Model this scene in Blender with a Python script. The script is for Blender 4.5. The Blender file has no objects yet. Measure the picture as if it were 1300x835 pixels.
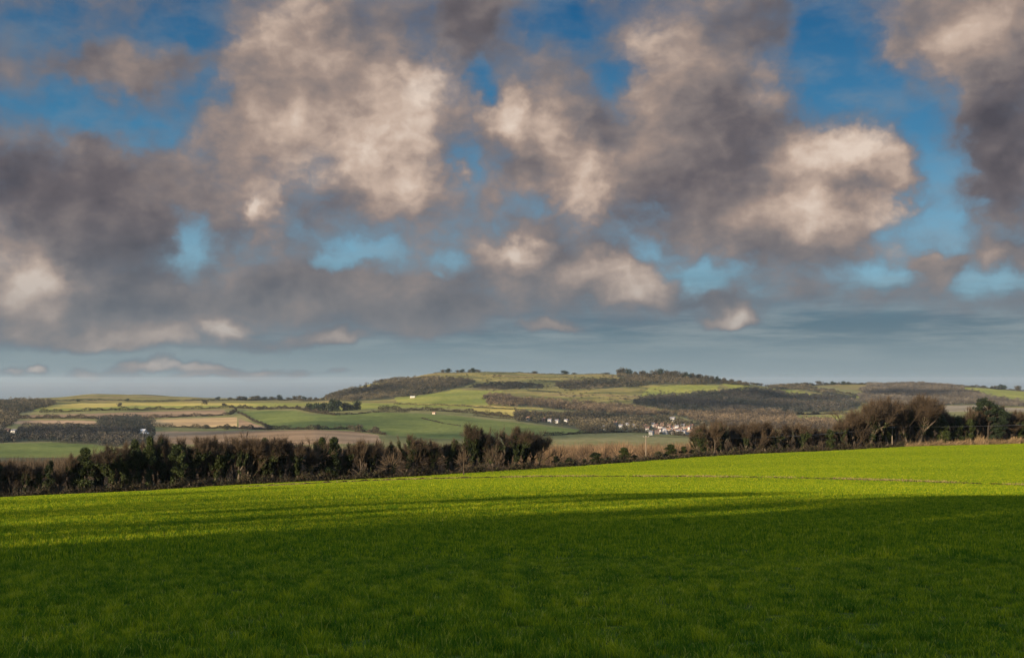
import bpy, math, random
import numpy as np
R = math.radians
F = 1569.0          # focal length in pixels of a 1300 pixel wide frame
HOR = 482.0         # row of the horizon in that frame
SUN_EL = 11.0
SUN_AZ = math.degrees(math.atan2(-.64, -.77))
EXPOSURE = 1.6

def azel(px, py):
    u = (px-650)/F; v = (HOR-py)/F
    return math.atan2(u, 1.0), math.atan2(v, math.sqrt(1+u*u))

def make_world():
    w = bpy.data.worlds.new("World"); bpy.context.scene.world = w; w.use_nodes = True
    nt = w.node_tree; nt.nodes.clear(); L = nt.links
    def N(t, **k):
        n = nt.nodes.new(t)
        for a, b in k.items(): setattr(n, a, b)
        return n
    def put(sock, v):
        if hasattr(v, 'default_value') or isinstance(v, bpy.types.NodeSocket): L.new(v, sock)
        else: sock.default_value = v
    def M(op, a, b=0.0, c=0.0, clamp=False):
        n = N('ShaderNodeMath', operation=op, use_clamp=clamp)
        put(n.inputs[0], a); put(n.inputs[1], b); put(n.inputs[2], c)
        return n.outputs[0]
    def V(op, a, b=(0, 0, 0), c=(0, 0, 0)):
        n = N('ShaderNodeVectorMath', operation=op)
        put(n.inputs[0], a); put(n.inputs[1], b)
        if op == 'MULTIPLY_ADD': put(n.inputs[2], c)
        return n.outputs[1] if op in ('LENGTH', 'DOT_PRODUCT') else n.outputs[0]
    def MR(v, a, b, c=0.0, d=1.0, smooth=True):
        n = N('ShaderNodeMapRange', interpolation_type='SMOOTHSTEP' if smooth else 'LINEAR')
        n.clamp = True
        put(n.inputs[0], v)
        for i, q in enumerate((a, b, c, d)): put(n.inputs[i+1], q)
        return n.outputs[0]
    def MIX(f, a, b):
        n = N('ShaderNodeMix', data_type='RGBA')
        put(n.inputs[0], f); put(n.inputs[6], a); put(n.inputs[7], b)
        return n.outputs[2]
    def noise(vec, scale, detail, rough=.5, dist=0.0, vecout=False):
        n = N('ShaderNodeTexNoise', noise_dimensions='3D')
        L.new(vec, n.inputs['Vector'])
        n.inputs['Scale'].default_value = scale; n.inputs['Detail'].default_value = detail
        n.inputs['Roughness'].default_value = rough; n.inputs['Distortion'].default_value = dist
        return n.outputs['Color'] if vecout else n.outputs['Fac']
    sky = N('ShaderNodeTexSky', sky_type='NISHITA')
    sky.sun_disc = False; sky.sun_elevation = R(SUN_EL); sky.sun_rotation = R(SUN_AZ) % (2*math.pi)
    sky.altitude = 100; sky.air_density = 1.0; sky.dust_density = .6; sky.ozone_density = 2.0
    tc = N('ShaderNodeTexCoord')
    sp = N('ShaderNodeSeparateXYZ'); L.new(tc.outputs['Generated'], sp.inputs[0])
    x, y, z = sp.outputs
    az = M('ARCTAN2', x, y)
    el = M('ARCSINE', z)
    # direction in units where 1.0 is about 100 pixels of the photograph
    K = F/100
    cm = N('ShaderNodeCombineXYZ'); put(cm.inputs[0], M('MULTIPLY', az, K)); put(cm.inputs[1], M('MULTIPLY', el, K)); cm.inputs[2].default_value = 0
    P = cm.outputs[0]
    E = M('MULTIPLY', el, K)       # elevation, 0..4.8 in frame
    # warp the layout so cloud outlines billow
    w1 = V('MULTIPLY', V('SUBTRACT', noise(P, .9, 2, .5, vecout=True), (.5, .5, .5)), (.75, .65, 0))
    w2 = V('MULTIPLY', V('SUBTRACT', noise(V('ADD', P, (7, 3, 2)), 3.0, 3, .55, vecout=True), (.5, .5, .5)), (.62, .55, 0))
    wk = MR(E, .2, 2.2, .38, 1.0)
    wc = N('ShaderNodeCombineXYZ'); put(wc.inputs[0], wk); put(wc.inputs[1], wk); wc.inputs[2].default_value = 0
    Q = V('ADD', P, V('MULTIPLY', V('ADD', w1, w2), wc.outputs[0]))
    acc = (0.0, 0.0, 0.0)
    # (px, py, rx, ry, cover, light)
    blobs = []
    for b in BLOBS:
        cov_scale = .66 if b[4] < -.5 else 1.0
        blobs.append((b[0], b[1], b[2], b[3], b[4]*cov_scale)+tuple(b[5:]))
        if len(b) > 6: blobs.append((b[0]+b[2]*.75, b[1]+b[3]*.75, b[2]*.8, b[3]*.7, 0, -.28*b[5]))
    for b in blobs:
        a, e = azel(b[0], b[1])
        rx, ry = b[2]/100, b[3]/100
        cx, cy = a*K, e*K
        d = V('LENGTH', V('MULTIPLY_ADD', Q if isinstance(acc, tuple) else V('MULTIPLY_ADD', acc, (1e-7, 1e-7, 0), Q), (1/rx, 1/ry, 0), (-cx/rx, -cy/ry, 0)))
        f = MR(d, 1.25, .05) if len(b) > 6 else MR(d, 1.3, .1)
        n = N('ShaderNodeVectorMath', operation='MULTIPLY_ADD')
        L.new(f, n.inputs[0]); n.inputs[1].default_value = (b[4], b[5], 0)
        if isinstance(acc, tuple): n.inputs[2].default_value = acc
        else: L.new(acc, n.inputs[2])
        acc = n.outputs[0]
    s2 = N('ShaderNodeSeparateXYZ'); L.new(acc, s2.inputs[0])
    cov_b, lit_b = s2.outputs[0], s2.outputs[1]
    # billow noise, sampled twice: the difference along the light gives relief
    S = V('ADD', V('MULTIPLY', P, (1.0, 1.3, 1.0)), V('MULTIPLY', w1, (.35, .35, 0)))
    n1 = noise(S, .62, 6, .50)
    n2 = noise(V('ADD', S, (-.24, .24, 0)), .62, 4, .46)
    n3 = noise(V('ADD', S, V('MULTIPLY', w2, (.5, .5, 0))), 2.3, 5, .50)
    n4 = noise(V('ADD', V('ADD', S, (-.07, .07, 0)), V('MULTIPLY', w2, (.5, .5, 0))), 2.3, 3, .48)
    rel = M('ADD', M('MULTIPLY', M('SUBTRACT', n1, n2), 2.1), M('ADD', M('MULTIPLY', M('SUBTRACT', n3, n4), .26), M('MULTIPLY', M('SUBTRACT', n3, .5), .14)))
    n5 = noise(V('ADD', S, V('MULTIPLY', w2, (.8, .8, 0))), 6.5, 5, .6)
    nn = M('SUBTRACT', M('ADD', M('ADD', M('MULTIPLY', n1, .54), M('MULTIPLY', n3, .32)), M('MULTIPLY', n5, .14)), .5)
    # coverage
    up = MR(E, .2, .95)                                 # cumulus only above the low band
    cov = M('ADD', M('ADD', M('MULTIPLY', nn, 2.3), cov_b), M('ADD', M('MULTIPLY', up, 1.12), -.655))
    alpha = MR(cov, -.28, .72)
    dens = MR(cov, .0, .95)
    # light on the cloud
    lit = M('ADD', M('ADD', M('MULTIPLY', M('MULTIPLY', lit_b, 1.40), M('MULTIPLY_ADD', n3, .7, .60)), .37), M('ADD', rel, M('MULTIPLY', nn, .45)))
    thin = M('MULTIPLY', M('SUBTRACT', 1.0, dens), .10)
    lit = M('ADD', lit, thin)
    cr = N('ShaderNodeValToRGB'); L.new(MR(lit, -.15, 1.25, 0, 1, False), cr.inputs[0])
    pts = [(0, (.078, .074, .090)), (.22, (.135, .120, .132)), (.42, (.225, .190, .185)), (.60, (.35, .268, .230)), (.80, (.56, .43, .35)), (1, (.74, .61, .51))]
    e = cr.color_ramp.elements
    while len(e) < len(pts): e.new(.5)
    for i, (p, c) in enumerate(pts): e[i].position = p; e[i].color = (*c, 1)
    veil = MIX(dens, (.150, .165, .205, 1), cr.outputs[0])
    # clouds near the horizon pick up the blue of the air in front of them
    air = MIX(MR(E, .1, 2.4), (.62, .60, .60, 1), (0, 0, 0, 1))
    s3 = N('ShaderNodeSeparateColor'); L.new(air, s3.inputs[0])
    cloud = MIX(M('MULTIPLY', s3.outputs[0], .85), veil, (.155, .215, .255, 1))
    # clear sky: the Nishita sky, its colour deepened as by a polarising filter
    clear = V('MULTIPLY', sky.outputs[0], SKYTINT)
    hz = MIX(MR(E, 2.3, 4.6, 0, 1, False), (.070, .235, .37, 1), (.013, .092, .20, 1))
    hz = MIX(MR(E, .9, 3.0, 0, 1, False), (.26, .43, .50, 1), hz)
    # low bank of thin stratus along the horizon
    st = noise(V('MULTIPLY', P, (.35, 3.2, 1)), 1.6, 6, .6)
    st2 = noise(V('MULTIPLY', P, (.6, 2.2, 1)), .8, 4, .55)
    low = MIX(MR(st, .38, .64), (.095, .165, .215, 1), (.225, .280, .305, 1))
    low = MIX(MR(E, .85, .05), low, (.250, .320, .345, 1))
    lowa = M('MULTIPLY', MR(E, 1.7, .6), MR(M('ADD', st2, M('MULTIPLY', MR(E, 1.3, .3), .5)), .40, .62))
    inv = 1.0/STR
    def sc(c, k): return V('MULTIPLY', c, (k, k, k))
    base = V('ADD', V('MULTIPLY', clear, (.06, .06, .06)), sc(hz, inv*.95*GAIN))
    wisp = M('MULTIPLY', MR(noise(V('MULTIPLY', P, (.8, 1.5, 1)), 1.1, 5, .6), .42, .72), .38)
    base = MIX(wisp, base, sc((.24, .27, .30), inv*GAIN))
    c1 = MIX(lowa, base, sc(low, inv*GAIN))
    c2 = MIX(alpha, c1, sc(cloud, inv*GAIN))
    # unseen sky above the frame, brightened to fill the shaded foreground
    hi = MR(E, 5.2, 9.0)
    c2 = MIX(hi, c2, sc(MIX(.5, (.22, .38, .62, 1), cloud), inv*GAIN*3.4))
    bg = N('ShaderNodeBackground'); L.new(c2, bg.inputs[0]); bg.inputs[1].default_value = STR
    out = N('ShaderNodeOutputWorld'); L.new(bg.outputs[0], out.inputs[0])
    w.cycles.sampling_method = 'MANUAL'; w.cycles.sample_map_resolution = 512
STR = .1
GAIN = 2**-EXPOSURE
SKYTINT = (.12, .45, .9)
BLOBS = [
 # blue holes: px, py, rx, ry, cover, light
 (50,25,110,45,-.8,0),(235,28,62,48,-1.0,0),(95,130,120,34,-.85,0),(255,120,45,34,-.75,0),(190,165,60,26,-.5,0),
 (705,28,70,45,-1.1,0),(785,95,40,40,-.8,0),(612,98,26,26,-.5,0),(595,215,20,45,-.6,0),
 (1055,85,62,80,-1.1,0),(1130,130,60,60,-.9,0),(1195,200,50,95,-1.0,0),(1180,290,85,40,-.85,0),(1055,20,50,50,-.4,0),
 (242,298,40,40,-1.0,0),(465,322,48,18,-.9,0),(425,340,30,14,-.5,0),(565,335,35,18,-.5,0),(662,262,40,24,-.6,0),
 (885,350,60,20,-1.0,0),(1130,352,75,20,-.95,0),(1250,358,70,26,-.95,0),(820,320,30,18,-.4,0),(1120,425,330,38,-.55,0),
 (430,395,60,12,-.3,0),
 # solid masses
 (90,240,150,75,.55,-.24),(120,310,130,50,.3,-.14),(410,90,170,90,.45,.10),(500,215,90,80,.5,.08),(880,190,150,120,.5,0),(1270,170,65,130,.55,-.10),
 (150,75,110,38,.42,-.04),(700,200,100,90,.35,0),(330,160,80,70,.4,.05),(1240,40,130,60,.5,.10),
 (330,385,330,45,.50,-.04),(100,400,160,50,.35,.02),(430,370,120,28,.4,-.04),(700,345,140,45,.4,0),(1000,290,150,50,.4,.0),(1185,345,38,28,.95,.05),(600,30,60,50,.35,-.06),
 # lit parts
 (380,50,95,60,0,.22),(520,115,85,70,.1,.34),(545,95,38,45,0,.16,1),(500,215,95,85,.1,.42),(540,195,42,60,0,.14,1),(370,180,110,65,.1,.30),(340,270,34,58,.2,.40),(330,255,16,34,0,.30,1),
 (410,250,50,36,0,-.20),(600,50,60,70,0,-.16),(640,140,48,42,.6,.50,1),(680,175,45,40,.4,.35,1),(735,235,58,62,.3,.55,1),(715,160,40,45,.1,.28),
 (850,80,70,60,.1,.20),(825,50,40,40,.1,.12,1),(965,95,52,50,0,.22),(955,190,70,70,0,-.14),(1030,190,75,50,.4,.44,1),(1100,175,55,45,.55,.36,1),(1060,225,90,40,.3,.16),(1135,215,30,40,.3,.3),
 (1100,275,85,42,.45,.44),(1010,275,80,36,.1,.30),(870,275,90,34,0,-.08),(1240,70,90,50,0,.18),(1255,200,60,60,0,-.16),
 (645,325,62,34,.3,.40),(670,318,40,22,.1,.2,1),(775,352,80,34,.5,.42,1),(820,372,55,20,.35,.3),(1080,325,70,24,.1,.22),(905,385,40,18,.4,-.12),(1275,330,40,20,.4,.2),
 (30,365,75,45,.4,.40),(60,352,45,24,.2,.2,1),(0,300,50,40,.1,.26),(120,418,120,28,.55,.24),(50,432,100,22,.8,.14),(190,432,90,20,.8,.12),(330,438,80,16,.7,.10),(410,432,50,14,.7,.2),(560,418,90,14,.5,.08),(290,418,32,14,.6,.45),(440,428,40,10,.8,.30),
 (936,401,28,17,1.5,.55,1),(905,408,30,9,.7,.1),(700,412,45,9,.9,.28),(50,470,17,9,1.4,.60,1),(560,395,100,16,.4,.0),(110,472,36,10,1.1,.34),(165,466,34,13,1.3,.46),(205,462,26,12,1.2,.5),(250,468,38,11,1.2,.42),(300,472,34,9,1.1,.36),(345,470,30,10,1.2,.44),(385,474,24,7,1.1,.36),(425,473,24,6,1.0,.3),(15,472,26,9,1.0,.36),(240,479,230,5,.7,.22),(980,20,120,35,.2,-.10),
]
# ------------------------------------------------------------------ helpers
S = bpy.context.scene
COL = S.collection
rng = np.random.default_rng(7)
random.seed(7)

def tag(o, label=None, cat=None, group=None, kind=None):
    if label: o['label'] = label
    if cat: o['category'] = cat
    if group: o['group'] = group
    if kind: o['kind'] = kind
    return o

def mesh_from(name, V, Fs, mats, midx=None, smooth=False, tint=None, nper=None):
    """one mesh from numpy arrays; Fs is an (n,3) or (n,4) array"""
    me = bpy.data.meshes.new(name)
    V = np.asarray(V, np.float32); Fs = np.asarray(Fs, np.int32)
    n, k = Fs.shape
    me.vertices.add(len(V)); me.vertices.foreach_set('co', V.ravel())
    me.loops.add(n*k); me.loops.foreach_set('vertex_index', Fs.ravel())
    me.polygons.add(n)
    me.polygons.foreach_set('loop_start', np.arange(0, n*k, k, dtype=np.int32))
    me.polygons.foreach_set('loop_total', np.full(n, k, np.int32))
    for m in (mats if isinstance(mats, (list, tuple)) else [mats]): me.materials.append(m)
    if midx is not None: me.polygons.foreach_set('material_index', np.asarray(midx, np.int32))
    if smooth: me.polygons.foreach_set('use_smooth', np.ones(n, bool))
    if tint is not None:
        a = me.attributes.new('tint', 'FLOAT', 'POINT'); a.data.foreach_set('value', np.asarray(tint, np.float32))
    me.update(calc_edges=True)
    return me

def link(name, data, parent=None, loc=None, rz=None, sc=None):
    o = bpy.data.objects.new(name, data); COL.objects.link(o)
    if parent is not None: o.parent = parent
    if loc is not None: o.location = loc
    if rz is not None: o.rotation_euler = (0, 0, rz)
    if sc is not None: o.scale = sc if hasattr(sc, '__len__') else (sc, sc, sc)
    return o

def copy_tree(o, parent=None):
    c = o.copy(); COL.objects.link(c); c.parent = parent
    for ch in list(o.children): copy_tree(ch, c)
    return c

class MB:
    """collects simple solids into one mesh"""
    def __init__(s): s.v = []; s.f = []
    def add(s, vs, fs):
        b = len(s.v); s.v += [tuple(map(float, p)) for p in vs]; s.f += [tuple(i+b for i in f) for f in fs]; return s
    def box(s, x0, x1, y0, y1, z0, z1):
        vs = [(x, y, z) for z in (z0, z1) for x, y in ((x0, y0), (x1, y0), (x1, y1), (x0, y1))]
        return s.add(vs, [(3, 2, 1, 0), (4, 5, 6, 7), (0, 1, 5, 4), (1, 2, 6, 5), (2, 3, 7, 6), (3, 0, 4, 7)])
    def tube(s, pts, rad, n=6, cap=True):
        pts = np.asarray(pts, float); rings = []; b = len(s.v)
        for i, p in enumerate(pts):
            d = pts[min(i+1, len(pts)-1)]-pts[max(i-1, 0)]; d /= np.linalg.norm(d)+1e-9
            a = np.cross(d, (0.31, .95, .05)); a /= np.linalg.norm(a)+1e-9; c = np.cross(d, a)
            for k in range(n):
                t = 2*math.pi*k/n
                s.v.append(tuple(p+rad[i]*(math.cos(t)*a+math.sin(t)*c)))
        for i in range(len(pts)-1):
            for k in range(n):
                s.f.append((b+i*n+k, b+i*n+(k+1) % n, b+(i+1)*n+(k+1) % n, b+(i+1)*n+k))
        if cap:
            s.f.append(tuple(b+(len(pts)-1)*n+k for k in range(n)))
            s.f.append(tuple(b+k for k in reversed(range(n))))
        return s
    def mesh(s, name, mat, smooth=False):
        me = bpy.data.meshes.new(name); me.from_pydata(s.v, [], s.f)
        me.materials.append(mat); me.update()
        if smooth: me.polygons.foreach_set('use_smooth', np.ones(len(me.polygons), bool))
        return me

# ------------------------------------------------------------------ materials
def nodes(name):
    m = bpy.data.materials.new(name); m.use_nodes = True
    nt = m.node_tree; b = nt.nodes['Principled BSDF']
    b.inputs['Roughness'].default_value = .9
    b.inputs['Specular IOR Level'].default_value = .15
    return m, nt, b

def ground_mat(name, stops, scale=.02, detail=6, fine=.6, bump=.4, stretch=(1, 1, 1), rot=0.0, rough=.95, fine_amt=.35):
    """colour ramp over large-scale noise, multiplied by finer mottling"""
    m, nt, b = nodes(name); L = nt.links
    g = nt.nodes.new('ShaderNodeNewGeometry')
    mp = nt.nodes.new('ShaderNodeMapping'); mp.inputs['Scale'].default_value = stretch; mp.inputs['Rotation'].default_value = (0, 0, rot)
    L.new(g.outputs['Position'], mp.inputs[0])
    n1 = nt.nodes.new('ShaderNodeTexNoise'); n1.inputs['Scale'].default_value = scale; n1.inputs['Detail'].default_value = detail; n1.inputs['Roughness'].default_value = .6
    L.new(mp.outputs[0], n1.inputs['Vector'])
    cr = nt.nodes.new('ShaderNodeValToRGB'); L.new(n1.outputs['Fac'], cr.inputs[0])
    e = cr.color_ramp.elements
    while len(e) < len(stops): e.new(.5)
    for i, (p, c) in enumerate(stops): e[i].position = p; e[i].color = (*c, 1)
    n2 = nt.nodes.new('ShaderNodeTexNoise'); n2.inputs['Scale'].default_value = fine; n2.inputs['Detail'].default_value = 5; n2.inputs['Roughness'].default_value = .65
    L.new(mp.outputs[0], n2.inputs['Vector'])
    mr = nt.nodes.new('ShaderNodeMapRange'); mr.inputs[1].default_value = .3; mr.inputs[2].default_value = .7
    mr.inputs[3].default_value = 1-fine_amt; mr.inputs[4].default_value = 1+fine_amt
    L.new(n2.outputs['Fac'], mr.inputs[0])
    mx = nt.nodes.new('ShaderNodeVectorMath'); mx.operation = 'SCALE'
    L.new(cr.outputs[0], mx.inputs[0]); L.new(mr.outputs[0], mx.inputs['Scale'])
    L.new(mx.outputs[0], b.inputs['Base Color'])
    b.inputs['Roughness'].default_value = rough; b.inputs['Specular IOR Level'].default_value = .02
    if bump:
        bp = nt.nodes.new('ShaderNodeBump'); bp.inputs['Strength'].default_value = bump; bp.inputs['Distance'].default_value = .5/fine*.2
        L.new(n2.outputs['Fac'], bp.inputs['Height']); L.new(bp.outputs[0], b.inputs['Normal'])
    return m

def tint_mat(name, stops, trans=0.0, rough=.8, obj_rand=.0, patchy=0.0, pscale=.5):
    """colour ramp over the per-clump 'tint' attribute, optionally varied per object; leaves let some light through"""
    m, nt, b = nodes(name); L = nt.links
    at = nt.nodes.new('ShaderNodeAttribute'); at.attribute_name = 'tint'
    fac = at.outputs['Fac']
    if obj_rand:
        oi = nt.nodes.new('ShaderNodeObjectInfo')
        ma = nt.nodes.new('ShaderNodeMath'); ma.operation = 'MULTIPLY_ADD'; ma.inputs[1].default_value = obj_rand; ma.inputs[2].default_value = -obj_rand/2
        L.new(oi.outputs['Random'], ma.inputs[0])
        mb = nt.nodes.new('ShaderNodeMath'); mb.operation = 'ADD'; mb.use_clamp = True
        L.new(ma.outputs[0], mb.inputs[0]); L.new(fac, mb.inputs[1]); fac = mb.outputs[0]
    if patchy:
        g = nt.nodes.new('ShaderNodeNewGeometry'); nz = nt.nodes.new('ShaderNodeTexNoise'); nz.inputs['Scale'].default_value = pscale; nz.inputs['Detail'].default_value = 6; nz.inputs['Roughness'].default_value = .65
        L.new(g.outputs['Position'], nz.inputs['Vector'])
        ma = nt.nodes.new('ShaderNodeMath'); ma.operation = 'MULTIPLY_ADD'; ma.inputs[1].default_value = patchy; ma.inputs[2].default_value = -patchy/2
        L.new(nz.outputs['Fac'], ma.inputs[0])
        mb = nt.nodes.new('ShaderNodeMath'); mb.operation = 'ADD'; mb.use_clamp = True
        L.new(ma.outputs[0], mb.inputs[0]); L.new(fac, mb.inputs[1]); fac = mb.outputs[0]
    cr = nt.nodes.new('ShaderNodeValToRGB'); L.new(fac, cr.inputs[0])
    e = cr.color_ramp.elements
    while len(e) < len(stops): e.new(.5)
    for i, (p, c) in enumerate(stops): e[i].position = p; e[i].color = (*c, 1)
    L.new(cr.outputs[0], b.inputs['Base Color']); b.inputs['Roughness'].default_value = rough
    if trans:
        tr = nt.nodes.new('ShaderNodeBsdfTranslucent'); L.new(cr.outputs[0], tr.inputs[0])
        mx = nt.nodes.new('ShaderNodeMixShader'); mx.inputs[0].default_value = trans
        L.new(b.outputs[0], mx.inputs[1]); L.new(tr.outputs[0], mx.inputs[2])
        L.new(mx.outputs[0], nt.nodes['Material Output'].inputs[0])
    return m

MT = {}
MT['pasture'] = ground_mat('pasture', [(.3, (.085, .085, .030)), (.5, (.14, .125, .045)), (.7, (.19, .155, .065))], .006, 8, .09, .3)
MT['down'] = ground_mat('downland', [(.34, (.040, .038, .020)), (.43, (.105, .095, .030)), (.54, (.190, .150, .046)), (.62, (.15, .098, .05)), (.70, (.21, .17, .06))], .010, 10, .05, .5, stretch=(.55, 1.6, 1), fine_amt=.45)
MT['green'] = ground_mat('green_crop', [(.35, (.058, .074, .020)), (.6, (.115, .126, .032))], .008, 6, .12, .2, fine_amt=.30)
MT['bright'] = ground_mat('bright_grass', [(.35, (.125, .135, .028)), (.6, (.215, .195, .042))], .008, 6, .12, .2, fine_amt=.32)
MT['yellow'] = ground_mat('yellow_stubble', [(.35, (.22, .175, .042)), (.55, (.35, .26, .065)), (.7, (.40, .30, .10))], .01, 6, .10, .2, stretch=(.4, 1.6, 1), fine_amt=.32)
MT['plough'] = ground_mat('ploughed_soil', [(.35, (.14, .090, .050)), (.55, (.24, .152, .082)), (.7, (.34, .22, .125))], .008, 6, .15, .3, stretch=(.4, 1.6, 1), fine_amt=.32)
MT['gold'] = ground_mat('golden_stubble', [(.35, (.22, .145, .075)), (.55, (.36, .235, .105)), (.7, (.44, .29, .13))], .01, 6, .12, .2, stretch=(.3, 1.8, 1), fine_amt=.32)
MT['tan'] = ground_mat('dry_grassland', [(.35, (.14, .11, .065)), (.6, (.24, .185, .115))], .01, 6, .12, .2, fine_amt=.25)
MT['floor'] = ground_mat('woodland_floor', [(.35, (.042, .040, .022)), (.65, (.085, .075, .036))], .02, 6, .2, .4)
MT['trail'] = ground_mat('chalk_track', [(.35, (.34, .30, .24)), (.65, (.48, .44, .36))], .05, 4, .3, .2)

# ------------------------------------------------------------------ shape of the land
# every number pair below was read from the photograph: how far away a place is and the row it shows in
def edgeY(u): return 290/(1-.65*u)
def smooth(a, b, x):
    t = np.clip((x-a)/(b-a), 0, 1); return t*t*(3-2*t)

# near field: a smooth surface through surveyed points (X, Y, Z)
def _pt(px, Y, py): return ((px-650)/F*Y, Y, (HOR-py)/F*Y)
_P = [(0, 0, -1.8), (0, 15, -2.83), (-12, 15, -3.0), (12, 15, -2.9), (0, 40, -4.55), (0, 80, -7.25), (40, 60, -6.1), (-40, 60, -6.6), (-60, 20, -4.6), (60, 10, -3.1),
      (0, -60, .8), (-90, -60, 0), (90, -60, .5), (0, -200, 3.0), (-200, -200, 0), (200, -200, 2.0), (-250, 0, -10), (250, 20, -4), (320, 200, -12), (-220, 160, -31)]
for px, y1, py1, y2 in ((0, 200, 638.5, 634.5), (100, 193.6, 632.7, 629), (330, 180, 619.0, 615.0), (500, 171, 611.5, 606.5), (650, 165, 608.2, 598.2), (820, 158, 607.2, 585.5), (1000, 151, 607.8, 575), (1150, 146, 610, 568), (1300, 141, 614, 563)):
    _P.append(_pt(px, y1, py1)); _P.append(_pt(px, float(edgeY((px-650)/F)), y2))
_P += [_pt(1480, 560, 557), _pt(-250, 200, 652)]
_P = np.array(_P, float)
def _U(r): return np.where(r > 1e-9, r*r*np.log(np.maximum(r, 1e-9)), 0)
_n = len(_P); _s = 100.0
_A = np.zeros((_n+3, _n+3)); _xy = _P[:, :2]/_s
_A[:_n, :_n] = _U(np.linalg.norm(_xy[:, None]-_xy[None], axis=2))+np.eye(_n)*2e-3
_A[:_n, _n] = 1; _A[:_n, _n+1:] = _xy; _A[_n, :_n] = 1; _A[_n+1:, :_n] = _xy.T
_W = np.linalg.solve(_A, np.concatenate([_P[:, 2], [0, 0, 0]]))
def near_z(X, Y):
    X = np.asarray(X, float); Y = np.asarray(Y, float); sh = np.broadcast(X, Y).shape
    q = np.stack([np.broadcast_to(X, sh).ravel(), np.broadcast_to(Y, sh).ravel()], 1)/_s
    out = np.empty(len(q))
    for i in range(0, len(q), 20000):
        r = np.linalg.norm(q[i:i+20000, None]-_xy[None], axis=2)
        out[i:i+20000] = _U(r)@_W[:_n]+_W[_n]+q[i:i+20000]@_W[_n+1:]
    out = out.reshape(sh)
    # gentle swells across the slope
    out = out+.10*np.sin(Y/9.0+X/31.0+1.2)*smooth(30, 90, Y)+.16*np.sin(Y/21.0-X/47.0)*smooth(40, 120, Y)
    return out

# far land: per column of the photograph, (distance, row) pairs
COLS = {
 -700: [(900, 575), (1350, 577), (1600, 566), (2100, 545), (2700, 526), (3300, 512), (3900, 505), (4300, 507), (6500, 512)],
 0:    [(900, 590), (1350, 577), (1580, 563), (1800, 554), (2100, 542), (2350, 533), (2700, 524), (3300, 513), (3900, 509.5), (4300, 511), (6500, 515)],
 60:   [(900, 590), (1350, 577), (1580, 562), (1800, 552), (2100, 541), (2350, 532), (2700, 523), (3300, 511.5), (4000, 504.5), (4400, 506), (6500, 512)],
 125:  [(900, 592), (1350, 577), (1580, 563), (1800, 553), (2100, 541), (2350, 532), (2700, 522), (3300, 511), (4000, 500.3), (4400, 502), (6500, 512)],
 260:  [(900, 592), (1350, 575), (1580, 563), (1800, 552), (2100, 542), (2350, 531), (2700, 520), (3300, 510.5), (4000, 504.3), (4400, 506), (6500, 512)],
 400:  [(900, 592), (1350, 570), (1580, 556), (1800, 546), (2100, 532), (2350, 524), (2700, 517), (3200, 511), (3900, 507.5), (4300, 509), (6500, 513)],
 480:  [(900, 592), (1350, 571), (1580, 560), (1850, 548), (2150, 532), (2450, 521), (2850, 511.5), (3150, 506.5), (3500, 496), (3850, 485.5), (4300, 489), (6500, 512)],
 560:  [(900, 592), (1350, 573), (1600, 562), (1850, 549.5), (2200, 531), (2500, 521), (2850, 512), (3150, 502), (3500, 487), (3900, 473.2), (4500, 476), (6500, 512)],
 650:  [(900, 592), (1350, 575), (1620, 563), (1900, 551), (2200, 536), (2500, 525), (2850, 514), (3150, 504), (3500, 490), (3900, 473.0), (4500, 476), (6500, 512)],
 750:  [(900, 594), (1350, 577), (1650, 561), (1950, 549.5), (2150, 544), (2500, 532), (2850, 519), (3150, 507.5), (3500, 491), (3900, 475.0), (4500, 478), (6500, 512)],
 870:  [(900, 594), (1350, 578), (1650, 563), (1950, 554), (2150, 547), (2450, 535), (2800, 524), (3100, 512), (3450, 496.5), (3850, 479.5), (4500, 483), (6500, 512)],
 950:  [(900, 592), (1350, 577), (1650, 564), (1950, 555), (2150, 548), (2450, 536), (2850, 525.5), (3150, 515), (3500, 500), (3850, 487.5), (4500, 492), (6500, 512)],
 1010: [(900, 590), (1350, 575), (1650, 563), (1950, 552), (2200, 542), (2500, 531.5), (2850, 526), (3300, 514), (3750, 503), (4200, 494), (4800, 489.0), (6500, 512)],
 1100: [(900, 587), (1350, 570), (1650, 560), (1950, 549), (2200, 540), (2500, 531), (2850, 525), (3300, 515), (3850, 505), (4400, 494), (5000, 487.5), (6500, 512)],
 1170: [(900, 585), (1350, 568), (1650, 557), (1950, 546), (2200, 536), (2500, 527), (2850, 521), (3300, 515), (3850, 505), (4400, 495), (4900, 488.0), (6500, 512)],
 1230: [(900, 583), (1350, 566), (1650, 556), (1950, 545), (2200, 536), (2500, 527), (2850, 520), (3300, 515), (3800, 506), (4200, 498), (4600, 491.5), (6500, 512)],
 1300: [(900, 580), (1350, 566), (1650, 556), (1950, 545), (2200, 536), (2500, 528), (2850, 522), (3300, 517), (3700, 510), (4100, 503), (4500, 497.0), (6500, 512)],
 1500: [(900, 575), (1350, 566), (1650, 557), (1950, 548), (2200, 540), (2500, 533), (2850, 527), (3300, 522), (3700, 517), (4100, 512), (4500, 508), (6500, 515)],
 2000: [(900, 575), (1350, 566), (1650, 557), (1950, 548), (2200, 540), (2500, 533), (2850, 527), (3300, 522), (3700, 517), (4100, 512), (4500, 510), (6500, 515)],
}
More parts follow.
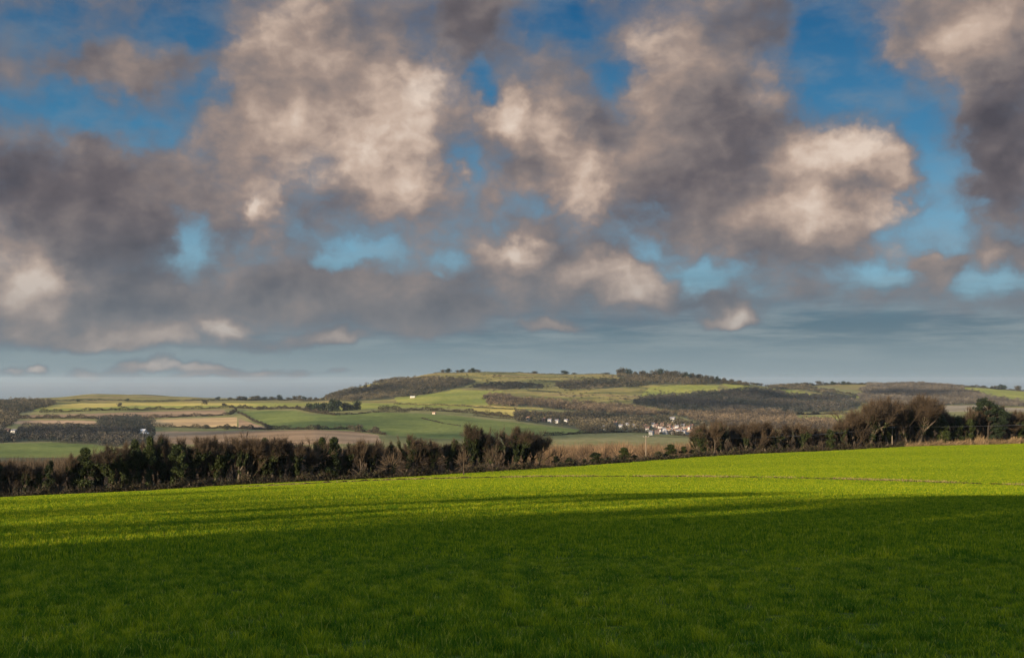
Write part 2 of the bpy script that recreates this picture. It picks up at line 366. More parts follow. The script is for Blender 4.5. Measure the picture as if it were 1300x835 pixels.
def pchip(x, y, xi):
    h = np.diff(x); d = np.diff(y)/h
    m = np.zeros(len(x)); m[0] = d[0]; m[-1] = d[-1]
    for k in range(1, len(x)-1):
        if d[k-1]*d[k] > 0:
            w1 = 2*h[k]+h[k-1]; w2 = h[k]+2*h[k-1]; m[k] = (w1+w2)/(w1/d[k-1]+w2/d[k])
    i = np.clip(np.searchsorted(x, xi)-1, 0, len(x)-2); t = (xi-x[i])/h[i]
    return ((2*t**3-3*t**2+1)*y[i]+(t**3-2*t**2+t)*h[i]*m[i]+(-2*t**3+3*t**2)*y[i+1]+(t**3-t**2)*h[i]*m[i+1])

# tabulate the land on a fan of columns u = X/Y and rows t (0 = field edge)
FU = np.concatenate([np.linspace(-.86, -.46, 41)[:-1], np.linspace(-.46, .46, 737), np.linspace(.46, .86, 41)[1:]])
YN = np.concatenate([np.geomspace(1, 4, 70)[:-1], []])
def row_y(u):
    e = edgeY(u)
    a = e+(900-e)*np.linspace(0, 1, 45)[:-1]**1.3
    b = np.linspace(900, 1350, 24)[:-1]
    c = 1350+(5200-1350)*np.linspace(0, 1, 330)[:-1]**1.05
    d = np.geomspace(5200, 12000, 24)
    return np.concatenate([a, b, c, d])
_keys = sorted(COLS)
_yy = None
FYg = np.array([row_y(u) for u in FU])                       # distances, one row per column
_prof = []
for k in _keys:
    c = COLS[k]; ys = np.array([p[0] for p in c], float); zs = np.array([(HOR-p[1])/F*p[0] for p in c])
    ys = np.concatenate([ys, [9000, 12000]]); zs = np.concatenate([zs, [-158, -190]])
    _prof.append((ys, zs))
_YS = np.linspace(900, 12000, 2200)
_ZT = np.array([pchip(a, b, _YS) for a, b in _prof])           # key column x distance
_ku = np.array([(k-650)/F for k in _keys])
def far_profile(u, Y):
    """height of the far land by interpolation between the surveyed columns"""
    u = np.asarray(u, float); Y = np.asarray(Y, float)
    i = np.clip(np.searchsorted(_ku, u)-1, 0, len(_ku)-2); t = np.clip((u-_ku[i])/(_ku[i+1]-_ku[i]), 0, 1); t = t*t*(3-2*t)*.5+t*.5
    q = np.clip((Y-900)/(_YS[1]-_YS[0]), 0, len(_YS)-1.001); j = q.astype(int); f = q-j
    za = _ZT[i, j]*(1-f)+_ZT[i, j+1]*f; zb = _ZT[i+1, j]*(1-f)+_ZT[i+1, j+1]*f
    return za*(1-t)+zb*t
def far_z(X, Y):
    X = np.asarray(X, float); Y = np.asarray(Y, float); u = X/Y
    e = edgeY(np.clip(u, -.9, .9)); ze = near_z(u*e, e)
    zf = far_profile(u, np.maximum(Y, 900))
    # from the field edge the ground drops into the valley
    slope = 2*np.clip((Y-e)/(900-e), 0, 1)
    t = np.clip((Y-e)/(900-e), 0, 1)
    z9 = far_profile(u, np.full_like(Y, 900.0)+0*u)
    zn = ze+(z9-ze)*(t*(1.55-.55*t))
    z = np.where(Y < 900, zn, zf)
    r = smooth(1500, 3000, Y)
    z = z+r*(1.6*np.sin(X/83.0+Y/140.0)+1.2*np.sin(X/47.0-Y/91.0+1.3)+.8*np.sin(X/29.0+Y/57.0+.4)*np.sin(Y/113.0))
    return z

_Ug = np.repeat(FU[:, None], FYg.shape[1], 1)
FX = _Ug*FYg; FZ = far_z(FX, FYg)
FPX = 650+F*_Ug; FPY = HOR-F*FZ/FYg

def hit(px, py, ymin=1200.0):
    """the place on the far land that shows at (px, py): first crossing beyond ymin"""
    u = (px-650)/F; Y = np.linspace(ymin, 5600, 3000); Z = far_z(u*Y, Y); row = HOR-F*Z/Y
    k = np.nonzero(row <= py)[0]
    if len(k) == 0: i = int(np.argmin(row))
    else: i = int(k[0])
    return (u*Y[i], Y[i], Z[i])

def inpoly(px, py, poly):
    px = np.asarray(px); py = np.asarray(py); r = np.zeros(px.shape, bool); n = len(poly); j = n-1
    for i in range(n):
        xi, yi = poly[i]; xj, yj = poly[j]
        c = ((yi > py) != (yj > py)) & (px < (xj-xi)*(py-yi)/((yj-yi) or 1e-9)+xi)
        r ^= c; j = i
    return r

# ------------------------------------------------------------------ fields of the far land
# (name, material, outline)
FIELDS = [
 ('pasture', 'bright', [(40, 521.5), (58, 515), (100, 512), (200, 511), (320, 511), (420, 511.5), (420, 514), (330, 517), (200, 519.3), (90, 522)]),
 ('stubble_field', 'yellow', [(50, 518.5), (62, 514.5), (104, 511.6), (300, 511.2), (335, 514), (300, 514.5), (170, 515.0), (110, 518)]),
 ('ploughed_field', 'plough', [(18, 527), (120, 524.8), (160, 523), (285, 520.2), (288, 526), (200, 530), (130, 531), (20, 530.5)]),
 ('ploughed_field', 'plough', [(10, 534), (60, 533), (120, 534), (124, 538.5), (60, 538), (12, 538)]),
 ('stubble_field', 'gold', [(185, 533), (240, 531), (300, 529.6), (301, 541), (260, 542), (195, 541)]),
 ('green_pasture', 'pasture', [(0, 546), (12, 540), (60, 539), (130, 541), (135, 547), (60, 548), (0, 556)]),
 ('ploughed_field', 'plough', [(302, 531), (346, 545), (302, 545)]),
 ('ploughed_field', 'plough', [(195, 547.5), (330, 546.5), (400, 545.5), (440, 546), (480, 552), (485, 562), (300, 566), (195, 562)]),
 ('green_field', 'green', [(300, 522), (330, 520.8), (376, 521.2), (395, 526), (430, 526), (450, 524.5), (480, 523.3), (530, 524.5), (580, 527.5), (650, 536), (695, 541), (738, 545.5), (742, 550), (700, 553), (640, 556), (560, 557), (500, 553), (470, 548), (400, 545), (346, 544)]),
 ('green_field', 'green', [(-200, 566), (0, 563), (60, 561.5), (120, 564), (150, 570), (150, 582), (-200, 582)]),
 ('pasture', 'bright', [(420, 514.5), (430, 511), (500, 511.5), (560, 514), (600, 516), (600, 519), (520, 517), (450, 520), (425, 521)]),
 ('stubble_field', 'yellow', [(598, 517), (655, 519.5), (700, 524), (716, 526), (690, 531), (650, 531), (640, 527), (600, 521)]),
 ('hill_pasture', 'yellow', [(508, 511), (540, 512), (620, 515.2), (690, 518.3), (690, 519.5), (600, 516), (508, 512.5)]),
 ('hill_pasture', 'bright', [(500, 504.5), (545, 500), (575, 494.5), (640, 496), (625, 508), (660, 512), (640, 514.5), (600, 514), (505, 511.5)]),
 ('hill_pasture', 'bright', [(826, 490.5), (870, 488.5), (912, 489), (911, 497.5), (880, 501), (845, 504), (812, 503)]),
 ('hill_pasture', 'bright', [(916, 487.5), (940, 485), (955, 487), (948, 494), (935, 495.5)]),
 ('village_meadow', 'pasture', [(680, 554), (745, 549.8), (800, 549.5), (850, 551.5), (900, 557), (905, 566), (700, 572)]),
 ('hill_pasture', 'bright', [(978, 492), (1000, 494), (1032, 499.5), (1022, 503), (1008, 502.5), (985, 496)]),
 ('hill_pasture', 'pasture', [(1008, 490), (1055, 491), (1098, 498), (1096, 503), (1060, 500), (1035, 497), (1008, 494)]),
 ('hill_pasture', 'bright', [(1056, 496.5), (1080, 499), (1094, 504), (1076, 504.5), (1058, 500)]),
 ('valley_meadow', 'bright', [(1008, 527.6), (1070, 526.6), (1068, 531), (1012, 533)]),
 ('hill_field', 'bright', [(1216, 489.5), (1260, 491.5), (1400, 501), (1400, 516), (1300, 511.5), (1268, 507), (1240, 500), (1224, 494)]),
 ('stubble_field', 'tan', [(1155, 516), (1200, 514.5), (1240, 514), (1262, 517), (1262, 521), (1160, 524)]),
 ('stubble_field', 'tan', [(1270, 517), (1330, 519), (1330, 525), (1275, 522)]),
]
# woods: (name, outline, kind, tree height, spacing, category of description)
WOODS = [
 ('crest_wood', [(784, 474), (800, 473), (850, 476), (905, 481), (950, 487), (946, 490), (900, 487), (850, 483), (800, 481), (784, 479)], 'mixed', 8, 11),
 ('hillside_wood', [(413, 508), (432, 499), (470, 490), (500, 484), (548, 479.5), (592, 481), (606, 485), (590, 490), (560, 497), (530, 503), (500, 506), (452, 508)], 'mixed', 11, 11),
 ('scarp_wood', [(800, 512), (835, 505), (880, 501.5), (912, 498.5), (935, 496.5), (955, 494), (980, 497), (1008, 504), (1034, 503), (1055, 501.5), (1080, 506), (1092, 512), (1088, 520), (1040, 523), (960, 524.5), (880, 524.5), (840, 519)], 'blue', 13, 12),
 ('valley_wood', [(618, 509), (650, 508), (690, 509), (750, 514.5), (800, 519), (840, 523.5), (900, 525), (960, 525.5), (1008, 527), (1008, 534), (1060, 534), (1060, 545), (940, 545), (905, 540), (860, 528), (800, 528), (770, 524), (720, 521), (680, 516), (618, 514)], 'russet', 12, 11),
 ('village_wood', [(655, 524), (700, 526), (745, 526), (775, 529), (835, 531), (905, 540), (905, 556), (860, 550.5), (800, 548.5), (750, 549.5), (740, 546), (700, 540), (655, 534)], 'mixed', 10, 13),
 ('left_valley_wood', [(-160, 552), (20, 549), (60, 547), (135, 546), (120, 533), (175, 532), (192, 540), (195, 560), (150, 567), (60, 560.5), (0, 562), (-160, 566)], 'blue', 12, 10),
 ('hill_foot_wood', [(-160, 512), (0, 511), (30, 510), (74, 512), (60, 516), (48, 522), (20, 525), (15, 540), (0, 545), (-160, 545)], 'mixed', 10, 12),
 ('east_wood', [(1094, 496), (1110, 488.5), (1150, 486.5), (1214, 490.5), (1238, 500), (1268, 508), (1300, 512), (1300, 516), (1240, 513), (1180, 514), (1120, 516), (1090, 510)], 'grey', 12, 12),
 ('ridge_wood', [(985, 494), (1008, 494), (1058, 501), (1060, 497), (1008, 489.5), (960, 489), (940, 484), (960, 483), (985, 486)], 'mixed', 9, 14),
 ('hill_scrub', [(600, 488), (650, 486), (690, 487), (690, 493), (640, 494), (602, 492)], 'mixed', 5, 10),
 ('hill_scrub', [(705, 487), (760, 481), (830, 480), (880, 481), (920, 484), (905, 487), (830, 488), (770, 493), (715, 494)], 'mixed', 6, 11),
 ('scrub_patch', [(614, 505), (630, 500), (650, 502), (655, 509), (640, 511), (618, 512)], 'russet', 7, 9),
]
# index of the field each far face belongs to
_cx = (FPX[:-1, :-1]+FPX[1:, 1:])/2; _cy = (FPY[:-1, :-1]+FPY[1:, 1:])/2; _cY = (FYg[:-1, :-1]+FYg[1:, 1:])/2
# hidden back slopes carry no field
_front = _cY < np.where(_cx < 420, 4100, np.where(_cx < 980, 4000, 5200))
lab = np.zeros(_cx.shape, int)
lab[:] = 0
floor_i = len(FIELDS)+1
for w in WOODS: lab[inpoly(_cx, _cy, w[1]) & _front & (_cY > 1300)] = floor_i
for i, f in enumerate(FIELDS): lab[inpoly(_cx, _cy, f[2]) & _front & (_cY > 1300)] = i+1
_hill = (_cY > 2750) & (lab == 0)

def zone(name, mat, mask, kind='structure', label=None):
    iu, iy = np.nonzero(mask)
    ny = FYg.shape[1]
    q = np.stack([iu*ny+iy, (iu+1)*ny+iy, (iu+1)*ny+iy+1, iu*ny+iy+1], 1)
    used, inv = np.unique(q, return_inverse=True); q = inv.reshape(q.shape)
    Vv = np.stack([FX.ravel()[used], FYg.ravel()[used], FZ.ravel()[used]], 1)
    o = link(name, mesh_from(name, Vv, q, mat, smooth=True)); return tag(o, label, None, None, kind)

zone('valley_ground', MT['floor'], ((lab == 0) & (_cY <= 1350)))
zone('valley_grassland', MT['pasture'], ((lab == 0) & (_cY > 1350) & (_cY <= 2750)))
zone('hill', MT['down'], _hill)
zone('woodland_floor', MT['floor'], lab == floor_i)
for i, f in enumerate(FIELDS):
    m_ = lab == i+1
    if m_.any(): zone(f[0], MT[f[1]], m_)

# ------------------------------------------------------------------ near field
MT['crop_soil'] = ground_mat('wheat_ground', [(.32, (.026, .038, .006)), (.5, (.040, .055, .007)), (.68, (.056, .066, .010))], .035, 6, 1.3, .3, stretch=(.35, 1.4, 1), rot=math.radians(-25), fine_amt=.25)
_t = np.concatenate([np.linspace(0, 1, 60)[:-1]**1.0*.48, np.linspace(.48, 1, 240)])
_x = np.concatenate([np.linspace(-420, -130, 40)[:-1], np.linspace(-130, 210, 230), np.linspace(210, 520, 40)[1:]])
XX = np.repeat(_x[:, None], len(_t), 1)
EE = 290+.65*XX; EE = np.maximum(EE, 60)
YY = -260+(EE+2.0+260)*_t[None]
ZZ = near_z(XX, YY)
ni, nj = XX.shape
_I = (np.arange(ni-1)[:, None]*nj+np.arange(nj-1)[None]).ravel()
tag(link('field', mesh_from('field', np.stack([XX, YY, ZZ], 2).reshape(-1, 3), np.stack([_I, _I+nj, _I+nj+1, _I+1], 1), MT['crop_soil'], smooth=True)), kind='structure')

# a wheel rut across the wheat, a shallow bare furrow with a raised far lip
def rut_line(x): return 165-.42*x+1.6*np.sin(x/13.0)
MT['soil'] = ground_mat('bare_soil', [(.35, (.012, .010, .005)), (.65, (.040, .026, .012))], .4, 5, 3.0, .8, fine_amt=.5)
_rx = np.linspace(-128, 100, 1400); prof = [(-.6, -.03), (-.35, .07), (-.1, .12), (.1, .16), (.3, .17), (.5, .10), (.7, -.03)]
_rv = []
for o_, h_ in prof:
    yy = rut_line(_rx)+o_*(1+.25*np.sin(_rx*1.7))+rng.normal(0, .06, len(_rx))
    _rv.append(np.stack([_rx, yy, near_z(_rx, yy)+h_*(1.1+.35*np.sin(_rx*2.9+2)*np.sin(_rx*.67))*np.interp(_rx, [-100, -20, 20], [1.4, 1.0, .55])*np.repeat(rng.uniform(.5, 1.4, 350), 4)+.01+rng.normal(0, .02, len(_rx))], 1))
_rv = np.stack(_rv, 1); a_, b_ = _rv.shape[:2]
_I = (np.arange(a_-1)[:, None]*b_+np.arange(b_-1)[None]).ravel()
tag(link('farm_track', mesh_from('farm_track', _rv.reshape(-1, 3), np.stack([_I, _I+b_, _I+b_+1, _I+1], 1), MT['soil'])), kind='structure')

# sea beyond the hills
m, nt, b = nodes('sea_water'); b.inputs['Base Color'].default_value = (.02, .05, .075, 1); b.inputs['Roughness'].default_value = .08; b.inputs['Specular IOR Level'].default_value = .5; b.inputs['IOR'].default_value = 1.33
nz = nt.nodes.new('ShaderNodeTexNoise'); nz.inputs['Scale'].default_value = .02; nz.inputs['Detail'].default_value = 6
gg = nt.nodes.new('ShaderNodeNewGeometry'); nt.links.new(gg.outputs['Position'], nz.inputs['Vector'])
bp = nt.nodes.new('ShaderNodeBump'); bp.inputs['Strength'].default_value = .02; bp.inputs['Distance'].default_value = 3
nt.links.new(nz.outputs['Fac'], bp.inputs['Height']); nt.links.new(bp.outputs[0], b.inputs['Normal'])
sv = [(-60000, -4000, -172), (60000, -4000, -172), (60000, 70000, -172), (-60000, 70000, -172)]
tag(link('sea', mesh_from('sea', sv, [(0, 1, 2, 3)], m)), kind='structure')
# the land goes on to both sides and behind, as a low plain
sv = [(-9000, -5000, -120), (9000, -5000, -120), (9000, 7800, -120), (-9000, 7800, -120)]
# ------------------------------------------------------------------ foliage builders
def quads(C, size, rng_, flat=0.0, aspect=.6):
    """leaf-sized quads centred on C with random facing"""
    n = len(C); a = rng_.normal(size=(n, 3)); a[:, 2] *= (1-flat); a /= np.linalg.norm(a, axis=1)[:, None]+1e-9
    r = rng_.normal(size=(n, 3)); r[:, 2] *= (1-flat); b = np.cross(a, r); b /= np.linalg.norm(b, axis=1)[:, None]+1e-9
    s = np.asarray(size)*np.ones(n); s = (s*rng_.uniform(.6, 1.3, n))[:, None]
    V = np.stack([C-a*s, C-b*s*aspect, C+a*s, C+b*s*aspect], 1).reshape(-1, 3)
    return V, np.arange(4*n).reshape(n, 4)

def sticks(P0, P1, w, rng_):
    """thin tapering slivers from P0 to P1"""
    d = P1-P0; r = rng_.normal(size=d.shape); n = np.cross(d, r); n /= np.linalg.norm(n, axis=1)[:, None]+1e-9
    w = (np.asarray(w)*np.ones(len(d)))[:, None]
    V = np.stack([P0-n*w, P0+n*w, P1+n*w*.35, P1-n*w*.35], 1).reshape(-1, 3)
    return V, np.arange(4*len(d)).reshape(-1, 4)

def join(parts):
    Vs, Fs, Ts = [], [], []; b = 0
    for p in parts:
        V, F_ = p[0], p[1]; Vs.append(V); Fs.append(F_+b); b += len(V)
        Ts.append(np.asarray(p[2] if len(p) > 2 else .5)*np.ones(len(V)))
    return np.concatenate(Vs), np.concatenate(Fs), np.concatenate(Ts)

MT['bark'] = tint_mat('bark', [(0, (.018, .014, .010)), (.5, (.045, .035, .026)), (1, (.10, .08, .058))], obj_rand=.4)
MT['twig'] = tint_mat('twigs', [(0, (.012, .009, .006)), (.5, (.030, .021, .013)), (1, (.066, .047, .029))], obj_rand=.5)
MT['ivy'] = tint_mat('ivy_leaves', [(0, (.006, .010, .003)), (.5, (.013, .020, .005)), (1, (.034, .044, .011))], trans=.15, rough=.6, obj_rand=.4)
MT['conifer'] = tint_mat('needles', [(0, (.005, .009, .005)), (.5, (.010, .017, .008)), (1, (.024, .034, .012))], obj_rand=.3)
MT['drygrass'] = tint_mat('dry_grass', [(0, (.08, .05, .025)), (.5, (.16, .11, .058)), (1, (.26, .19, .11))])
MT['bramble'] = tint_mat('bramble', [(0, (.010, .010, .005)), (.45, (.022, .018, .010)), (.75, (.045, .032, .020)), (1, (.024, .032, .009))])
MT['wood_mixed'] = tint_mat('far_wood_mixed', [(0, (.014, .016, .009)), (.4, (.036, .031, .020)), (.75, (.062, .052, .031)), (1, (.090, .074, .045))])
MT['wood_blue'] = tint_mat('far_wood_shade', [(0, (.012, .016, .012)), (.5, (.028, .028, .024)), (1, (.060, .050, .038))])
MT['wood_russet'] = tint_mat('far_wood_russet', [(0, (.024, .018, .013)), (.5, (.058, .045, .029)), (1, (.115, .084, .053))])
MT['wood_grey'] = tint_mat('far_wood_grey', [(0, (.030, .025, .021)), (.5, (.055, .048, .038)), (1, (.092, .078, .060))])
MT['scrub'] = tint_mat('brown_scrub', [(0, (.028, .019, .012)), (.5, (.080, .053, .030)), (1, (.150, .098, .056))])
MT['hedge'] = tint_mat('hedge', [(0, (.010, .012, .006)), (.5, (.025, .022, .013)), (1, (.055, .042, .026))])

# ------------------------------------------------------------------ near tree kinds
def grow(rg, H, spread, first, lean=(0, 0), depth=5, nsplit=3, twigs=9, twl=.9, up=.35, shoots=0):
    segs, tw0, tw1 = [], [], []
    def rec(p, d, ln, r, k):
        n = 3; q = p; dd = d
        for i in range(n):
            dd = dd+rg.normal(0, .12, 3); dd /= np.linalg.norm(dd)
            q2 = q+dd*ln/n; r2 = r*(1-.22*(i+1)/n*1.0)
            segs.append((q, q2, r*(1-.22*i/n), r2, k)); q = q2
        if k >= depth-1:
            for _ in range(twigs):
                t = rg.uniform(0, 1); s = p+(q-p)*t; v = dd+rg.normal(0, .55, 3); v[2] += .15; v /= np.linalg.norm(v)
                tw0.append(s); tw1.append(s+v*rg.uniform(.4, 1)*twl)
        if k >= depth: return
        m = nsplit if k else nsplit+1
        for j in range(m):
            a = rg.uniform(0, 2*math.pi); sp = rg.uniform(.35, .8)*spread
            v = dd+sp*np.array([math.cos(a), math.sin(a), rg.uniform(-.2, .5)]); v[2] += up*(.5 if k > 2 else 1); v /= np.linalg.norm(v)
            s = q if (j < 2 or k == 0) else p+(q-p)*rg.uniform(.45, .9)
            rec(s, v, ln*rg.uniform(.62, .88), r*rg.uniform(.5, .66), k+1)
    rec(np.zeros(3), np.array([lean[0], lean[1], 1.0]), H*first, H*.021, 0)
    for i in range(shoots):
        a = rg.uniform(0, 6.28); z = rg.uniform(.04, .55); q = rg.uniform(.0, .05)*H
        rec(np.array([q*math.cos(a), q*math.sin(a), z*H*.6]), np.array([math.cos(a)*.8, math.sin(a)*.8, rg.uniform(.4, 1.0)]), H*rg.uniform(.08, .15), H*.006, 3)
    return segs, np.array(tw0), np.array(tw1)

def limbs_mesh(segs, minr=.0):
    parts = []
    Vs, Fs = [], []; b = 0
    for p, q, r0, r1, k in segs:
        n = 6 if k < 2 else (4 if k < 4 else 3)
        d = q-p; d = d/(np.linalg.norm(d)+1e-9); a = np.cross(d, (.3, .95, .1)); a /= np.linalg.norm(a)+1e-9; c = np.cross(d, a)
        t = np.arange(n)*2*math.pi/n; ring = np.cos(t)[:, None]*a+np.sin(t)[:, None]*c
        Vs.append(p+ring*max(r0, .018)); Vs.append(q+ring*max(r1, .014))
        i = np.arange(n); j = (i+1) % n
        Fs.append(np.stack([b+i, b+j, b+n+j, b+n+i], 1)); b += 2*n
    V = np.concatenate(Vs); return V, np.concatenate(Fs)

def scale_to(H, segs, t0, t1):
    top = np.percentile(t1[:, 2], 99.5); s = H/top
    return [(p*s, q*s, r0*s, r1*s, k) for p, q, r0, r1, k in segs], t0*s, t1*s

def bare_tree(seed, H=12, spread=.75, first=.28, ivy=0.0, twigs=10, lean=(0, 0), twl=.9, up=.35, ivy_r=.55, ivytop=.7, shoots=0):
    """returns the meshes (trunk, crown, ivy or None) of one bare winter tree"""
    rg = np.random.default_rng(seed)
    segs, t0, t1 = grow(rg, H, spread, first, lean, twigs=twigs, twl=twl, up=up, shoots=shoots)
    segs, t0, t1 = scale_to(H, segs, t0, t1)
    V, F_ = limbs_mesh([s for s in segs if s[4] <= 2]); trunk = mesh_from('tree_trunk', V, F_, MT['bark'], tint=rg.uniform(.2, .8, len(V)))
    fine = [s for s in segs if s[4] > 2]
    V1, F1 = limbs_mesh(fine); V2, F2 = sticks(t0, t1, .016, rg)
    V, F_, T = join([(V1, F1, .35), (V2, F2, np.repeat(rg.uniform(.2, 1, len(t0)), 4))])
    crown = mesh_from('tree_crown', V, F_, MT['twig'], tint=T)
    iv = None
    if ivy:
        C, T = [], []
        for p, q, r0, r1, k in segs:
            if k > 4 or (k == 4 and rg.random() > .5): continue
            h = (p[2]+q[2])/2/H
            if h > ivytop*rg.uniform(.8, 1.05) or (k >= 2 and rg.random() > ivy): continue
            L_ = np.linalg.norm(q-p); n = int((330 if k == 0 else 230 if k == 1 else 150 if k == 2 else 90)*L_*ivy)
            t = rg.uniform(0, 1, n)[:, None]; c = p+(q-p)*t
            off = rg.normal(size=(n, 3)); off /= np.linalg.norm(off, axis=1)[:, None]
            lump = .65+.55*np.sin(c[:, 2]*2.3+k)+.25*np.sin(c[:, 0]*5)
            rad = ivy_r*(1.15 if k < 2 else .8)*np.maximum(lump, .3)
            C.append(c+off*(rad*rg.uniform(.5, 1.05, n))[:, None]); T.append(rg.uniform(0, 1, n))
        if C:
            C = np.concatenate(C); T = np.concatenate(T); C[:, 2] = np.maximum(C[:, 2], .1)
            V, F_ = quads(C, .17, rg); iv = mesh_from('ivy', V, F_, MT['ivy'], tint=np.repeat(T, 4))
    return trunk, crown, iv

def lumpy_cloud(rg, n, lumps, fill=.55):
    """points on and just under the surface of many overlapping lumps [(x,y,z,r)]"""
    L_ = np.array(lumps); w = L_[:, 3]**2; k = rg.choice(len(L_), n, p=w/w.sum())
    d = rg.normal(size=(n, 3)); d /= np.linalg.norm(d, axis=1)[:, None]
    r = L_[k, 3]*rg.uniform(fill, 1.08, n)
    return L_[k, :3]+d*r[:, None]*np.array([1, 1, .8]), k

def evergreen_tree(seed, H=11, w=3.0, mat='ivy', leaf=.17, n=9000, trunk_h=.3):
    rg = np.random.default_rng(seed); lumps = []
    for i in range(34):
        z = rg.uniform(.12, .95); prof = math.sin(math.pi*min(1, (z*.9+.18)))**.7
        a = rg.uniform(0, 6.28); r = w*.62*prof*rg.uniform(.2, 1)
        lumps.append((r*math.cos(a), r*math.sin(a), z*H, w*rg.uniform(.20, .38)))
    C, k = lumpy_cloud(rg, n, lumps); C[:, 2] = np.clip(C[:, 2], .15, H*1.05)
    T = np.clip(rg.uniform(0, .8, n)+rg.uniform(-.2, .35, len(lumps))[k], 0, 1)
    V, F_ = quads(C, leaf, rg)
    crown = mesh_from('tree_crown', V, F_, MT[mat], tint=np.repeat(T, 4))
    segs = [(np.zeros(3), np.array([.1, 0, H*.5]), H*.022, H*.014, 0), (np.array([.1, 0, H*.5]), np.array([.0, .1, H*.9]), H*.014, .04, 1)]
    for i in range(7):
        a = rg.uniform(0, 6.28); z = rg.uniform(.25, .7)*H
        segs.append((np.array([.05, 0, z]), np.array([w*.6*math.cos(a), w*.6*math.sin(a), z+H*.12]), H*.008, .03, 2))
    V, F_ = limbs_mesh(segs); return mesh_from('tree_trunk', V, F_, MT['bark'], tint=rg.uniform(.2, .8, len(V))), crown, None

def umbrella_pine(seed, H=15.5):
    rg = np.random.default_rng(seed); segs = []; lumps = []
    tr = [np.array([0, 0, 0.]), np.array([-.15, 0, 4.]), np.array([.1, .1, 8.5]), np.array([-.3, 0, 12.]), np.array([-1.2, 0, 14.6])]
    for i in range(4): segs.append((tr[i], tr[i+1], .42-.08*i, .36-.08*i, 0))
    # layered plates: top plate to the left, broad shelves stepping down to the right
    plates = [(-1.6, 14.8, 2.3, .7), (-2.9, 13.6, 1.2, .45), (-.2, 14.0, 2.2, .7), (-3.3, 12.3, 1.9, .5), (1.4, 12.9, 2.4, .75), (2.6, 11.7, 2.6, .8), (4.3, 10.8, 2.1, .6), (.4, 11.2, 2.6, .9),
              (5.6, 10.1, 1.5, .45), (3.3, 9.2, 2.5, .9), (.9, 9.0, 2.2, .9), (5.2, 8.0, 2.0, .55), (2.4, 7.0, 2.5, 1.0), (4.2, 5.9, 2.0, .8), (1.6, 5.0, 2.2, .9), (3.4, 3.9, 2.2, .9), (1.3, 2.9, 1.8, .8), (-3.6, 9.8, .9, .35)]
    for x, z, r, th in plates:
        for y in (-1, 0, 1):
            yy = y*r*.7+rg.normal(0, .3)
            for _ in range(5):
                a = rg.uniform(0, 6.28); q = rg.uniform(0, r*.75)
                lumps.append((x+q*math.cos(a), yy+q*math.sin(a)*.8, z+rg.normal(0, th*.45), rg.uniform(.45, .95)))
            j = np.array([0., 0, max(z-1.8, 1.5)]); j[0] = np.interp(j[2], [0, 4, 8.5, 12, 14.6], [0, -.15, .1, -.3, -1.2])
            segs.append((j, np.array([x*.7, yy*.6, z-.3]), .12, .05, 2))
    n = 21000
    C, k = lumpy_cloud(rg, n, lumps); C[:, 2] = lumps_z = C[:, 2]
    T = np.clip(rg.uniform(0, .7, n)+rg.uniform(-.15, .3, len(lumps))[k], 0, 1)
    V, F_ = quads(C, .15, rg)
    crown = mesh_from('tree_crown', V, F_, MT['conifer'], tint=np.repeat(T, 4))
    V, F_ = limbs_mesh(segs); return mesh_from('tree_trunk', V, F_, MT['bark'], tint=rg.uniform(.0, .3, len(V))), crown, None

def dry_shrub(seed, r=2.0, mat='drygrass', n=2600):
    """a rounded thicket of fine stems"""
    rg = np.random.default_rng(seed)
    d = rg.normal(size=(n, 3)); d[:, 2] = np.abs(d[:, 2]); d /= np.linalg.norm(d, axis=1)[:, None]
    P0 = d*r*rg.uniform(.15, .75, n)[:, None]; P1 = P0+(d+rg.normal(0, .35, (n, 3)))*r*.32
    for P in (P0, P1): P[:, 2] = np.maximum(P[:, 2], 0)
    V, F_ = sticks(P0, P1, .028, rg); return mesh_from('foliage', V, F_, MT[mat], tint=np.repeat(rg.uniform(0, 1, n), 4))

KINDS = {}
for i in range(6): KINDS['bare', i] = bare_tree(100+i, spread=(.45, .6, .5, .7, .55, .42)[i], first=(.14, .12, .17, .13, .10, .18)[i], twigs=12, twl=1.0, up=.42, ivy=(.25, 0, .2, .3, 0, .3)[i], ivytop=.4, shoots=7)
for i in range(6): KINDS['ivy', i] = bare_tree(200+i, spread=(.6, .72, .55, .8, .65, .7)[i], first=(.2, .16, .22, .14, .18, .17)[i], ivy=(1.0, .8, 1.2, .75, .9, 1.1)[i], twigs=10, ivy_r=(.62, .5, .8, .5, .66, .6)[i], ivytop=(.82, .72, .95, .7, .8, .97)[i], up=.4, shoots=2)
for i in range(3): KINDS['big', i] = bare_tree(300+i, spread=.95, first=.17, ivy=.3 if i == 1 else .12, twigs=7, twl=1.15, shoots=1, lean=((-.25, 0), (0.1, 0), (.2, 0))[i], up=.25)
for i in range(4): KINDS['dark', i] = evergreen_tree(400+i, w=(3.2, 2.4, 3.6, 2.8)[i])
KINDS['pine', 0] = umbrella_pine(7)
for i in range(3): KINDS['shrubtree', i] = evergreen_tree(500+i, H=12, w=6.5, n=8000, leaf=.3)
for k in KINDS: KINDS[k] = (KINDS[k], 15.5 if k[0] == 'pine' else 11.0 if k[0] == 'dark' else 12.0)

def place_tree(name, kind, X, Y, Z, H, rz, label, group, cat='tree', wide=1.0):
    (trunk, crown, iv), h0 = KINDS[kind]
    s = H/h0
    e = link(name, None, loc=(X, Y, Z-.15), rz=rz, sc=(s*wide, s*wide, s)); tag(e, label, cat, group)
    link('trunk', trunk, e); link('crown', crown, e)
    if iv: link('ivy', iv, e)
    return e

